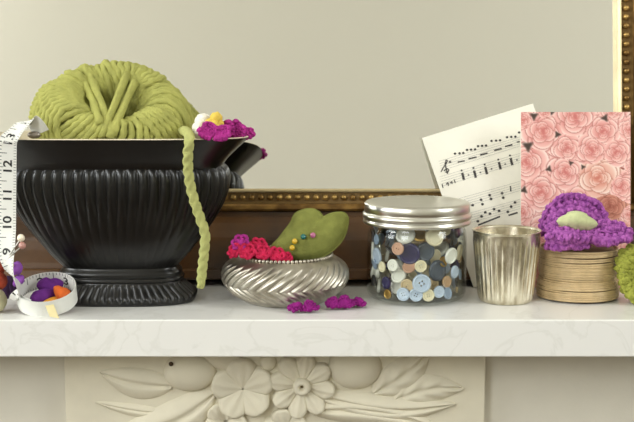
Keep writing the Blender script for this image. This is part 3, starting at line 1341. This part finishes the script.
# ------------------------------------------------------------------ little purple crochet flowers on the shelf
def shelf_flower(lobes, label, name='crochet_flower'):
    xs = [l[0] for l in lobes]
    e = empty(name, at_z(sum(xs) / len(xs), max(l[1] for l in lobes) + 5), label, 'flower', 'small purple flowers on the shelf')
    for (px, py, rx, rz, Y, seed) in lobes:
        mb_ = MB()
        k = pxs(Y)
        c = at(px, py, Y)
        c.z = rz * k * .98 + .0010

        def fn(u, v):
            a = 2 * pi * u
            q = .15 + .85 * v
            fl = 1 + .22 * sin(3 * a + seed) * v
            return c + V((rx * k * q * cos(a) * fl, rx * k * .6 * q * sin(a) * fl, rz * k * (.8 * cos(2.2 * q) - .15 + .28 * sin(5 * a + seed) * v)))
        stitches(mb_, rumple(fn, .0018, 160), 12, 3, .0014)
        ball_lump(mb_, c - V((0, 0, rz * k * .25)), rz * k * .72, 1.0, .2, 12, 8, seed)
        mb_.build('petal', M_plum, e)
    return e


shelf_flower([(296, 308, 8.5, 5.4, 1.0290, 1), (310, 306, 7.5, 7.0, 1.0285, 2.5)], 'small purple crochet flower on the shelf in front of the silver bowl')
shelf_flower([(333, 303.5, 7, 7.0, 1.042, .5), (345, 303, 8.5, 7.6, 1.043, 3.2), (358.5, 300, 8, 4.8, 1.051, 4)], 'small purple crochet flower on the shelf between silver bowl and jar')

# ------------------------------------------------------------------ glass jar of buttons
JC = V((.0962, 1.0965, 0))
jar = empty('button_jar', JC, 'squat glass preserving jar with tin screw lid, full of buttons', 'jar')
RO = .0480
po = [(.0001, .0022), (.030, .0018), (.034, 0), (.0395, .0006), (.0455, .0030), (.0474, .0068), (RO, .012), (RO, .052), (.0478, .060), (.0470, .066), (.0455, .070), (.0450, .0735), (.0450, .086)]
pi_ = [(.0432, .086), (.0432, .0735), (.0437, .069), (.0460, .065), (.0468, .059), (.0471, .052), (.0471, .014), (.0464, .0080), (.0440, .0048), (.038, .0036), (.0001, .0034)]
mb = MB()
mb.lathe(JC, [(p.x, p.y) for p in curve([V((a, b, 0)) for a, b in po], 4)] + [(p.x, p.y) for p in curve([V((a, b, 0)) for a, b in pi_], 4)], 72)
mb.build('glass_body', M_glass, jar)
LTOP = .0945
lidp = [(.0001, LTOP - .0016), (.020, LTOP - .0013), (.0400, LTOP - .0013), (.0430, LTOP - .0010), (.0445, LTOP - .0004), (.0470, LTOP), (.0492, LTOP - .0006), (.0506, LTOP - .0022), (.0508, LTOP - .0085), (.0502, LTOP - .0095),
        (.0505, LTOP - .0102), (.0520, LTOP - .0112), (.0524, LTOP - .0130), (.0520, LTOP - .0152), (.0508, LTOP - .0162), (.0506, LTOP - .0168), (.0518, LTOP - .0176), (.0521, LTOP - .0195), (.0514, LTOP - .0208), (.0502, LTOP - .0210), (.0498, LTOP - .0190),
        (.0495, LTOP - .004), (.0001, LTOP - .0028)]
mb = MB()
mb.lathe(JC, lidp, 96)
mb.build('screw_lid', M_lid, jar)

# buttons ------------------------------------------------------------
BM = {}
COLS = {'white': (240, 238, 230), 'cream': (232, 220, 188), 'beige': (206, 182, 144), 'tan': (176, 138, 98), 'pale blue': (186, 200, 222), 'grey blue': (140, 158, 184),
        'slate': (84, 92, 106), 'black': (34, 34, 40), 'navy': (48, 42, 92), 'gold': (200, 160, 80), 'pink tan': (206, 160, 136), 'silver': (176, 176, 172)}
BMAT = {k: mat(k.replace(' ', '_') + '_button', c, .28 if k not in ('gold', 'silver') else .3, .8 if k in ('gold', 'silver') else 0, var=.06, coat=.3) for k, c in COLS.items()}


def button_mesh(kind):
    """unit-radius button along +z: raised rim, sunk middle, holes cut right through"""
    bm = bmesh.new()
    T = .26

    def circ(cx, cy, r, n, z):
        vs = [bm.verts.new((cx + r * cos(2 * pi * i / n), cy + r * sin(2 * pi * i / n), z)) for i in range(n)]
        return vs
    def loop_edges(vs):
        return [bm.edges.new((vs[i], vs[(i + 1) % len(vs)])) for i in range(len(vs))]
    N = 32
    holes = {4: [(.17, .17), (-.17, .17), (.17, -.17), (-.17, -.17)], 2: [(.2, 0), (-.2, 0)], 0: []}[kind]
    top_in = circ(0, 0, .66, N, .12)
    bot_in = circ(0, 0, .66, N, -.14)
    ht = [circ(x, y, .10, 8, .12) for x, y in holes]
    hb = [circ(x, y, .10, 8, -.14) for x, y in holes]
    for base, hl in ((top_in, ht), (bot_in, hb)):
        es = loop_edges(base)
        for h in hl:
            es += loop_edges(h)
        bmesh.ops.triangle_fill(bm, use_beauty=True, edges=es)
    def bridge(a, b):
        n = len(a)
        for i in range(n):
            j = (i + 1) % n
            bm.faces.new((a[i], a[j], b[j], b[i]))
    for a, b in zip(ht, hb):
        bridge(a, b)
    prev = top_in
    for r, z in ((.72, .20), (.80, .25), (.90, .23), (.97, .15), (1.0, .02), (.97, -.10), (.88, -.15)):
        c = circ(0, 0, r, N, z)
        bridge(prev, c)
        prev = c
    bridge(prev, bot_in)
    bmesh.ops.recalc_face_normals(bm, faces=bm.faces)
    me = bpy.data.meshes.new('button')
    bm.to_mesh(me)
    bm.free()
    return me


BASE = {k: button_mesh(k) for k in (0, 2, 4)}


def button(c, n, r, col, kind, label, spin=None):
    key = (col, kind)
    if key not in BM:
        me = BASE[kind].copy()
        me.materials.append(BMAT[col])
        for p in me.polygons:
            p.use_smooth = p.normal.z < .9 and p.normal.z > -.9 or len(p.vertices) == 4
        BM[key] = me
    o = bpy.data.objects.new('sewing_button', BM[key])
    COL.objects.link(o)
    n = V(n).normalized()
    q = n.to_track_quat('Z', 'Y')
    sp_ = random.uniform(0, 6.28) if spin is None else spin
    o.matrix_world = Matrix.Translation(c) @ q.to_matrix().to_4x4() @ Matrix.Rotation(sp_, 4, 'Z') @ Matrix.Scale(r, 4)
    tag(o, label, 'button', 'buttons in the glass jar')
    return o


random.seed(11)
placed = []
RI = .0470
# (px, py, radius px, colour, holes, layer depth, tilt x, tilt z, label)
front = [
    (392, 265.5, 6.3, 'white', 4, 0, 0, 0, 'white four-hole button near the middle of the jar, left of the navy one'),
    (421, 266.5, 6.3, 'cream', 4, 0, 0, 0, 'ivory four-hole button in the middle of the jar beside the slate one'),
    (381, 267, 5.5, 'cream', 2, 0, -.3, 0, 'cream button left of the white four-hole button in the jar'),
    (397, 249, 6.6, 'pink tan', 2, 0, 0, .1, 'pinkish tan two-hole button left of the navy button in the jar'),
    (409, 254, 11, 'navy', 0, 2, 0, 0, 'large navy button in the upper middle of the jar'),
    (426, 252, 10, 'slate', 0, 3, .2, 0, 'round slate grey button high in the jar, right of the navy one'),
    (439, 271, 11, 'slate', 0, 2, .2, 0, 'large slate grey button at the right of the jar'),
    (453, 256, 8.5, 'white', 0, 0, 0, -.15, 'big pearly white button against the upper right glass of the jar'),
    (436, 237, 10, 'cream', 0, 1, 0, .25, 'large cream button under the lid at the right of the jar'),
    (454, 238, 8, 'black', 0, 2, 0, 0, 'black button under the lid at the far right of the jar'),
    (375, 268, 10.5, 'white', 0, 1, -.2, 0, 'big pearly white button against the left glass of the jar'),
    (374, 290, 8.5, 'white', 0, 1, -.2, 0, 'big white button low against the left glass of the jar'),
    (422, 284, 9.5, 'pale blue', 4, 0, 0, .12, 'pale blue button in the lower middle of the jar'),
    (402, 297.5, 7, 'pale blue', 4, 0, 0, 0, 'pale blue button on the jar bottom, left of another pale blue one'),
    (416, 298.5, 7, 'pale blue', 4, 0, 0, 0, 'pale blue button at the bottom centre of the jar'),
    (429.5, 297.5, 6.4, 'cream', 4, 0, 0, 0, 'cream four-hole button at the bottom of the jar right of centre'),
    (441, 292.5, 6.3, 'pale blue', 4, 0, 0, 0, 'pale grey-blue button at the lower right of the jar'),
    (451, 296, 6.5, 'grey blue', 0, 0, .2, .3, 'grey-blue button on the bottom at the right of the jar'),
    (448, 282, 6, 'tan', 2, 0, .1, .1, 'tan two-hole button at the lower right of the jar'),
    (456, 272, 6.5, 'pale blue', 0, 0, 0, 0, 'pale blue button against the right glass of the jar'),
    (407, 286, 7, 'beige', 2, 1, 0, 0, 'beige button left of the pale blue one, low in the jar'),
    (394, 287, 8.5, 'white', 0, 2, 0, .35, 'white button low in the jar left of the beige one'),
    (408, 268, 7, 'pink tan', 0, 1, 0, .9, 'pink tan button lying tipped in the middle of the jar'),
    (385, 283, 6.5, 'navy', 0, 1, -.2, 0, 'small navy button low at the left of the jar'),
    (385, 298, 5, 'gold', 0, 0, -.2, 0, 'small gold button at the bottom left of the jar'),
    (403, 237, 10, 'white', 0, 1, 0, 1.1, 'white button lying flat on top under the lid'),
    (420, 236.5, 8, 'gold', 0, 2, 0, 1.1, 'gold-rimmed button lying flat on top under the lid'),
    (377, 247, 7, 'silver', 0, 1, -.3, 0, 'silver button high against the left glass of the jar'),
    (384, 254, 8, 'white', 0, 3, 0, .2, 'white button behind the pinkish tan one in the jar'),
    (396, 277, 8, 'white', 0, 1, 0, .85, 'white button lying tipped below the white four-hole button'),
    (385, 239, 8, 'slate', 0, 3, 0, .3, 'slate button high at the left of the jar behind the others'),
    (434, 284, 6.5, 'beige', 2, 2, 0, .1, 'beige button behind the pale blue ones low in the jar'),
    (445, 262, 5.5, 'gold', 0, 2, 0, .2, 'gold button at the right of the jar behind the white one'),
    (437, 257, 8, 'cream', 0, 4, 0, 0, 'cream button behind the slate ones in the jar'),
]
for (px, py, rp, col, kd, lay_, tx, tz, lb) in front:
    k = pxs(1.065)
    r = rp * k
    d = ray(px, py)
    # where the sight line meets the inner glass, moved in by the layer
    R_ = RI - .0020 - .0048 * lay_
    c0 = V((CAM.x - JC.x, CAM.y - JC.y))
    dd = V((d.x, d.y))
    A, B, C = dd.dot(dd), 2 * c0.dot(dd), c0.dot(c0)
    Rc = sqrt(max(1e-9, R_ ** 2))
    disc = B * B - 4 * A * (C - Rc * Rc)
    t_ = (-B - sqrt(disc)) / (2 * A) if disc > 0 else -B / (2 * A)
    p = CAM + d * t_
    rad = V((p.x - JC.x, p.y - JC.y, 0))
    rn = rad.normalized()
    # a flat disc touches the curved wall with its edges
    if p.z - r < .0095:
        R_ -= .0022
    want = sqrt(max(1e-9, R_ * R_ - r * r * (1 - .7 * abs(tz)))) - .0012 - .6 * r * abs(tz)
    p2 = V((JC.x, JC.y, 0)) + rn * min(rad.length, want)
    # keep the sight line: slide along it
    p = V((p2.x, p2.y, p.z))
    if p.z < .0046 + r:
        p.z = .0046 + r
    n = (rn + V((tx * .6, 0, 0)) + V((0, 0, tz))).normalized()
    button(p, n, r, col, kd, lb)
    placed.append((p, r))
# the rest: shell at the sides and back, loose core
cl = ['white', 'cream', 'pale blue', 'beige', 'grey blue', 'tan', 'slate', 'white', 'cream', 'navy', 'black', 'pale blue']
cnt = 0
tries = 0
while cnt < 105 and tries < 14000:
    tries += 1
    r = random.uniform(.0048, .0085)
    shell = random.random() < .55
    a = random.uniform(0, 2 * pi)
    z = random.uniform(.0060 + r, .070 - r * .4)
    rad = (sqrt(RI ** 2 - r * r) - (.0046 if z > .0125 + r else .0076)) if shell else random.uniform(0, .030)
    p = JC + V((rad * cos(a), rad * sin(a), z))
    if shell and -2.75 < a - 2 * pi * (a > pi) < -.40:
        continue
    if not shell and p.y < JC.y - .008:
        continue
    if any((p - q).length < (r + r2) * .62 for q, r2 in placed):
        continue
    n = V((cos(a), sin(a), random.uniform(-.25, .25))) if shell else V((random.uniform(-.5, .5), random.uniform(-1, .2), random.uniform(-.6, .8)))
    cname = random.choice(cl)
    button(p, n, r, cname, random.choice((0, 2, 4)), cname + ' button among the deeper ones in the glass jar')
    placed.append((p, r))
    cnt += 1

# ------------------------------------------------------------------ mercury glass votive
TC = V((.1808, 1.0835, 0))
vot = empty('votive_glass', TC, 'ribbed silvery mercury glass votive holder between jar and twine spool', 'candle holder')
VT = .0688
NR_ = 30


def ribs(a, z, r):
    if z < .002 or z > VT - .0075:
        return 0
    e = min(1, (z - .002) / .004) * min(1, (VT - .0075 - z) / .002)
    f = (a * NR_ / (2 * pi)) % 1
    return e * (.0011 * sin(pi * f) - .0004)


vo = [(.0001, .0012), (.021, .0008), (.0238, 0), (.0250, .0012)]
nst = 24
for i in range(nst + 1):
    z = .003 + (VT - .004) * i / nst
    vo.append((.0255 + .0068 * (z / VT) ** 1.05, z))
vo += [(.0331, VT - .0006), (.0328, VT), (.0318, VT - .0002), (.0310, VT - .002)]
mb = MB()
mb.lathe(TC, vo, NR_ * 8, ribs)
mb.build('ribbed_outside', M_mercury, vot)
mb = MB()
mb.lathe(TC, [(.0310, VT - .002), (.0300, VT - .012), (.0240, .006), (.022, .0045), (.0001, .004)], 64)
mb.build('silvered_inside', M_mercury, vot)

# ------------------------------------------------------------------ spool of twine
SP = V((.2540, 1.102, 0))
spo = empty('twine_spool', SP, 'round spool of tan waxed twine under the purple knitted flower', 'spool')
mb = MB()
mb.lathe(SP, [(.0001, .0004), (.034, .0004), (.0345, .001), (.0345, .048), (.034, .0485), (.0001, .0485)], 48)
mb.build('card_core', M_core, spo)
mb = MB()
random.seed(5)
turns = 34
path = []
NSEG = 60
zt = [0.0011 + (.0495 - .0022) * i / (turns - 1) + random.uniform(-.0003, .0003) for i in range(turns)]
rt = []
for i in range(turns):
    f = i / (turns - 1)
    b = .0372 - (.0012 if .38 < f < .46 else 0) + (.0012 if f < .32 else 0) + random.uniform(-.0004, .0005)
    rt.append(b)
tlt = [(random.uniform(-.0009, .0009), random.uniform(0, 6.28)) for _ in range(turns)]
for i in range(turns * NSEG):
    g = i / NSEG
    k = int(g)
    k2 = min(k + 1, turns - 1)
    f = g - k
    a = 2 * pi * g
    s_ = f * f * (3 - 2 * f)
    r = rt[k] + (rt[k2] - rt[k]) * s_
    z = zt[k] + (zt[k2] - zt[k]) * s_ + tlt[k][0] * sin(a + tlt[k][1]) * (sin(pi * f))
    path.append(SP + V((r * cos(a), r * sin(a), max(.0010, z))))
mb.tube(path, .00092, 7)
mb.build('twine_winding', M_twine, spo)

# ------------------------------------------------------------------ purple knitted flower on the spool
kf = empty('knitted_flower', (SP.x, SP.y, .051), 'orchid purple knitted flower with pale green centre on top of the twine spool', 'flower')
k = pxs(1.10)


def dome(u, v):
    # tall cupped back petal
    a = pi * (1.08 - 1.14 * u)
    px = 574.5 + 33 * cos(a) * (.60 + .40 * v)
    py = 228 - (34 * (.26 + .74 * v)) * max(-.3, sin(a)) * 1.0
    Y = 1.112 - .028 * (1 - v) ** 1.2 + .012 * sin(a) - .05 * max(0, v - .85)
    return at(px, py, Y)


RS = .0031
mb = MB()
stitches(mb, rumple(dome, .0030), 13, 4, RS, jitter=.3)
mb.build('back_petal', M_orchid, kf)


def front_left(u, v):
    px = 546 + 43 * u
    py = 229 + 17 * v - 7 * sin(pi * u) * (1 - v) * .3 + 2 * u * (1 - v) + 2.5 * sin(pi * u) * v
    Y = 1.086 - .026 * sin(pi * min(1, v * .8 + .05)) - .008 * sin(pi * u)
    return at(px, py, Y)


mb = MB()
stitches(mb, rumple(front_left, .0045), 8, 3, RS, jitter=.3)
mb.build('front_petal', M_orchid, kf)


def right_up(u, v):
    px = 591 + 40 * u
    py = 232 - 13 * sin(pi * (u * .86 + .07)) * v + 1.0 * u
    Y = 1.070 + .026 * v - .006 * sin(pi * u)
    return at(px, py, Y)


def right_low(u, v):
    px = 586 + 45 * u
    py = 235.5 + 9.5 * sin(pi * (u * .8 + .16)) * v + 1.0 * u * (1 - v)
    Y = 1.080 - .016 * sin(pi * v * .8) - .005 * sin(pi * u)
    return at(px, py, Y)


mb = MB()
stitches(mb, rumple(right_up, .0030), 6, 3, RS, jitter=.3)
mb.build('right_petal', M_orchid, kf)
mb = MB()
stitches(mb, rumple(right_low, .0035), 7, 2, RS, jitter=.3)
mb.build('right_petal', M_orchid, kf)
mb = MB()
ball_lump(mb, at(576, 232, 1.098), .014, .8, .05)
ball_lump(mb, at(605, 233, 1.095), .011, .7, .05)
mb.build('underside', M_orchid, kf)
# centre: little leaf-shaped pale green knot
mb = MB()


def centre(u, v):
    x = (u - .5) * 2
    px = 577 + 19.5 * x
    w = 8.0 * (1 - abs(x) ** 1.7) + .6
    py = 222.5 + 1.5 * x + w * (v - .5) * 2 - (1.5 if abs(x) < .5 else 0)
    Y = 1.070 - .007 * sin(pi * v) * (1 - x * x) + .004 * abs(x)
    return at(px, py, Y)


mb.sheet(centre, 24, 12, thick=.002)
stitches(mb, centre, 6, 3, .0017, both=False)
mb.build('green_centre', M_palegreen, kf)

# ------------------------------------------------------------------ olive crochet leaf at the right edge
ol = empty('crochet_leaf', at_z(632, 297), 'curled olive green crochet leaf at the right edge beside the twine spool', 'leaf')
OC = at(643, 272, 1.068)


def curl(u, v):
    a = radians(60 + 300 * u)
    R_ = 19.5 * k * (1 + .10 * sin(3 * a + .6))
    w = (v - .5) * 2
    c = OC + V((R_ * cos(a) * 1.0, 0, R_ * 1.12 * sin(a)))
    return c + V((cos(a) * .0035 * w * w, .0085 * w - .002 * sin(a), sin(a) * .0035 * w * w))


mb = MB()
stitches(mb, curl, 17, 4, .0040, jitter=.3)
mb.build('crochet_edge', M_olive, ol)


def curl2(u, v):
    a = radians(85 + 200 * u)
    R_ = (10 + 13 * v + 2.0 * sin(5 * a)) * k
    return OC + V((R_ * cos(a), -.010 + .008 * (1 - v) + .002 * sin(4 * a), R_ * 1.12 * sin(a)))


mb = MB()
stitches(mb, curl2, 10, 3, .0036, jitter=.3)
mb.build('crochet_frill', M_olive, ol)

# ------------------------------------------------------------------ sheet of music leaning on the frame
LEAN = .33


def sheet_at(px, py, y0=1.1440, lean=LEAN, off=0.0):
    d = ray(px, py)
    # plane: y = y0 + lean*z
    t_ = (y0 + lean * H) / (d.y - lean * d.z) if True else 0
    n = V((0, -1, lean)).normalized()
    return CAM + d * t_ + n * off


TLc, TRc, BLc = sheet_at(422, 138), sheet_at(531, 104), sheet_at(478, 289)
ux = (TRc - TLc).normalized()
nS = V((0, -1, LEAN)).normalized()
uy = nS.cross(ux)
if uy.z > 0:
    uy = -uy
Ht = (BLc - TLc).dot(uy)
# let the lowest corner stand on the shelf
corner = TLc + uy * Ht
Ht += (corner.z - .0004) / max(.1, -uy.z)
Wt = .122
music = empty('music_sheet', TLc + uy * Ht, 'ivory sheet of printed music tilted behind the jar and rose card', 'sheet music')
mb = MB()
q = [TLc, TLc + ux * Wt, TLc + ux * Wt + uy * Ht, TLc + uy * Ht]
mb.add(q + [p - nS * .0005 for p in q], [(0, 1, 2, 3), (7, 6, 5, 4), (0, 4, 5, 1), (1, 5, 6, 2), (2, 6, 7, 3), (3, 7, 4, 0)])
mb.build('paper', M_paper, music, smooth=False)
mb = MB()


def dot(px, py, rx=1.6, ry=1.35):
    c = sheet_at(px, py, off=.0003)
    k_ = pxs(1.165)
    vs = []
    for j in range(10):
        a = 2 * pi * j / 10
        vs.append(c + ux * (rx * k_ * cos(a)) + uy * (ry * k_ * sin(a)))
    mb.add(vs, [tuple(range(10))])


def bar(p0, p1, w):
    a, b = sheet_at(*p0, off=.0003), sheet_at(*p1, off=.0003)
    d = (b - a).normalized()
    s_ = d.cross(nS) * (w * pxs(1.165) / 2)
    mb.add([a + s_, b + s_, b - s_, a - s_], [(0, 1, 2, 3)])


for xs_, y_ in (((455, 459.5, 463.2), 153.7), ((467, 471, 475), 150), ((478, 482, 486), 146.2), ((491.5, 496, 500), 141), ((507, 511.2, 515.3), 137.3), ((519,), 132.5)):
    for i, x_ in enumerate(xs_):
        dot(x_, y_ - .3 * i, 1.35, 1.25)
for b_ in (((457.6, 162.3), (464.7, 160.8)), ((468.6, 158.9), (476.5, 157.1)), ((480, 155), (487.6, 153.2)), ((494, 150.5), (501.8, 148.5)), ((505, 146.6), (512.3, 144.7)), ((516.8, 142.3), (519.8, 141.6))):
    bar(*b_, 1.5)
for (x_, y_) in ((463, 176.5), (474.8, 174), (486, 170.5), (499.6, 165.7), (511.3, 161.5)):
    bar((x_ - .8, y_ - 3.5), (x_ + 1.0, y_ + 3.8), 2.5)
    dot(x_ - 1.4, y_ - 6.0, 1.1, 1.0)
    dot(x_ + 5.5, y_ - 1.5, .9, .8)
for (x_, y_) in ((489.6, 195.2), (491, 199), (502, 193.3), (503.2, 197.8), (481, 199.8), (482.4, 204.3), (472.6, 205.2), (515, 202.6), (511, 206.7), (494, 209.2), (499, 210.9), (507.8, 211.9), (485.2, 212.4), (490, 213.9), (481.5, 216.5), (477.8, 221.3)):
    dot(x_, y_, 1.5, 1.4)
for b_ in (((478, 225.2), (500, 216.5)), ((508.5, 215.4), (517.6, 212.6))):
    bar(*b_, 1.6)
bar((510.3, 186), (510.8, 191.5), 1.4)
# clef and key marks
for pl in ([(441, 172), (443, 168), (446, 164), (447.5, 160.5), (446, 160), (445, 164), (446.5, 170), (447.5, 174)], [(444, 171), (447, 168.5), (449, 170), (447.5, 172.5), (445, 172)],
           [(449, 163), (450, 161), (451, 163)]):
    for a_, b_ in zip(pl, pl[1:]):
        bar(a_, b_, 1.1)
for pl in ([(442, 184), (443, 188)], [(446, 184.5), (448, 182.5), (448.5, 186)], [(450, 183), (452, 181.5), (452, 184)], [(454, 179.5), (455.3, 183)]):
    for a_, b_ in zip(pl, pl[1:]):
        bar(a_, b_, 1.0)
mb.build('printed_notes', mat('soft_black_print', (62, 58, 56), .7), music, smooth=False)
mb = MB()
for (xa, ya, xb, yb) in ((440, 166, 520, 141.5), (441, 181.5, 520, 158), (447, 207, 520, 186), (455, 222, 520, 204)):
    for j in range(5):
        dy = (j - 2) * 2.3
        bar((xa + dy * .3, ya + dy), (xb, yb + dy), .28)
mb.build('staff_lines', M_inkgrey, music, smooth=False)

# ------------------------------------------------------------------ rose card
CY0, CLEAN = 1.1436, .130


def card_at(px, py, off=0.0):
    return sheet_at(px, py, CY0, CLEAN, off)


tl_, tr_ = card_at(521, 112), card_at(630.5, 112.5)
bl_ = card_at(519.2, 225)
dn = (bl_ - tl_)
dn.x = 0
dn.normalize()
Lc = (tl_.z - .0004) / -dn.z
card = empty('rose_card', V(((tl_.x + tr_.x) / 2, tl_.y + dn.y * Lc, 0)), 'square card printed with pink roses standing behind the purple knitted flower', 'card')
roses = [(543, 131, 21), (575, 116, 22), (603, 131, 18), (523, 120, 13), (567, 148, 15.5), (592, 150, 18.5), (616, 152, 15.5), (526, 162, 19), (565, 172, 17.5), (598, 178, 22), (621, 187, 14.5), (541, 192, 19),
         (610, 206, 15), (521, 212, 14), (629, 130, 11), (633, 166, 8), (578, 200, 15), (558, 214, 15), (545, 112, 10), (612, 110, 13), (590, 222, 14), (630, 215, 9)]
random.seed(21)
for yy in range(235, 300, 17):
    for xx in range(522, 634, 21):
        roses.append((xx + random.uniform(-5, 5), yy + random.uniform(-4, 4), random.uniform(13, 18)))
rot = [random.uniform(0, 6.28) for _ in roses]
warm = [random.uniform(-1, 1) for _ in roses]
warm[9] = 2.0
warm[12] = -2.6
gaps = [(534, 116, 3.2), (528, 146, 4.2), (557.5, 134.5, 2.6), (549, 169, 2.6), (552, 112.5, 2), (524, 190, 3), (605, 118, 3), (571, 163, 2), (583, 167, 2)]


def mixc(a, b, t_):
    t_ = max(0, min(1, t_))
    return tuple(x + (y - x) * t_ for x, y in zip(a, b))


PET = []
for (cx, cy, r), r0 in zip(roses, rot):
    rows = []
    for q, (R_, m_) in enumerate(((1.32, 5), (1.02, 5), (.78, 4), (.58, 4), (.41, 3), (.27, 3), (.15, 2))):
        for i in range(m_):
            a = r0 + q * 1.9 + 2 * pi * i / m_ + random.uniform(-.25, .25)
            rr = R_ * random.uniform(.93, 1.07)
            rows.append((q, .50 * rr * cos(a), .50 * rr * sin(a), .58 * rr * random.uniform(.95, 1.08), a))
    rows.reverse()
    PET.append(rows)


def rose_col(px, py):
    best, bi = 9, -1
    for i, (cx, cy, r) in enumerate(roses):
        dx, dy = px - cx, (py - cy) * 1.06
        if abs(dx) > 40 or abs(dy) > 40:
            continue
        d = sqrt(dx * dx + dy * dy) / r * (1 + .06 * sin(5 * atan2(dy, dx) + rot[i]))
        if d < best:
            best, bi = d, i
    if bi < 0:
        return (196, 116, 100)
    cx, cy, r = roses[bi]
    x, y = (px - cx) / r, (py - cy) * 1.06 / r
    edge, mid, deep = (252, 231, 223), (240, 184, 176), (206, 118, 112)
    if warm[bi] > 1.5:
        edge, mid, deep = (252, 238, 228), (240, 200, 184), (206, 122, 104)
    elif warm[bi] < -2:
        edge, mid, deep = (220, 162, 142), (198, 126, 106), (150, 80, 66)
    c = (158, 78, 64)
    near = 9
    for (q, ox, oy, pr, a) in PET[bi]:
        ex_, ey_ = x - ox, y - oy
        e = sqrt(ex_ * ex_ + ey_ * ey_) / pr
        if e < 1:
            # how far out this point lies along the petal: 0 at its throat, 1 at its lip
            o_ = (ex_ * cos(a) + ey_ * sin(a)) / pr
            tip = max(0, (e - .72) / .28) if o_ > -.15 else 0
            tt = .5 + .5 * o_
            c = mixc(deep, mid, tt * 1.35 - .16 - .04 * q)
            c = mixc(c, edge, max(0, tt - .5) * .7 + tip * (.25 + .6 * max(0, o_)))
            if e > .965:
                c = mixc(c, mid, .35)
            c = mixc(c, deep, .05 * q)
            if near < .16:
                c = mixc(c, tuple(k_ * .86 for k_ in deep), .75 * (1 - near / .16))
            break
        if (ex_ * cos(a) + ey_ * sin(a)) > -.2 * pr:
            near = min(near, e - 1)
    for gx_, gy_, gr in gaps:
        dx, dy = px - gx_, py - gy_
        a = atan2(dy, dx)
        e = (dx * dx + dy * dy) / (gr * gr) * (1.25 + .7 * sin(3 * a + gx_))
        if e < 1.6:
            c = mixc((66, 52, 44), c, (e - .3) / 1.3)
    return c


mb = MB()
NX, NY = 165, 270
wx = tr_.x - tl_.x
nC = V((0, -1, CLEAN)).normalized()
g = [[tl_ + V((wx * i / NX, 0, 0)) + dn * (Lc * j / NY) for i in range(NX + 1)] for j in range(NY + 1)]
mb.rings(g, False)
nfront = len(mb.v)
q = [g[0][0], g[0][-1], g[-1][-1], g[-1][0]]
mb.add(q + [p - nC * .0012 for p in q], [(7, 6, 5, 4), (0, 4, 5, 1), (1, 5, 6, 2), (2, 6, 7, 3), (3, 7, 4, 0)])
mp = bpy.data.materials.new('printed_rose_paper')
mp.use_nodes = True
pb = mp.node_tree.nodes['Principled BSDF']
at_n = mp.node_tree.nodes.new('ShaderNodeVertexColor')
at_n.layer_name = 'print'
mp.node_tree.links.new(at_n.outputs[0], pb.inputs['Base Color'])
pb.inputs['Roughness'].default_value = .55
co = mb.build('printed_card', mp, card, smooth=False)
ca = co.data.color_attributes.new('print', 'FLOAT_COLOR', 'POINT')
depth_f = V((0, cos(PITCH), -sin(PITCH)))
upv = V((0, sin(PITCH), cos(PITCH)))
x0c, x1c = 521.0, 630.5
for i, v in enumerate(mb.v):
    if i < nfront:
        iu, ju = i % (NX + 1), i // (NX + 1)
        px = 521 + 109.5 * iu / NX
        py = 112 + (Lc / (wx / 109.5)) * ju / NY
        c = lin(rose_col(px, py))
    else:
        c = lin((240, 236, 226))
    ca.data[i].color = (*c, 1)
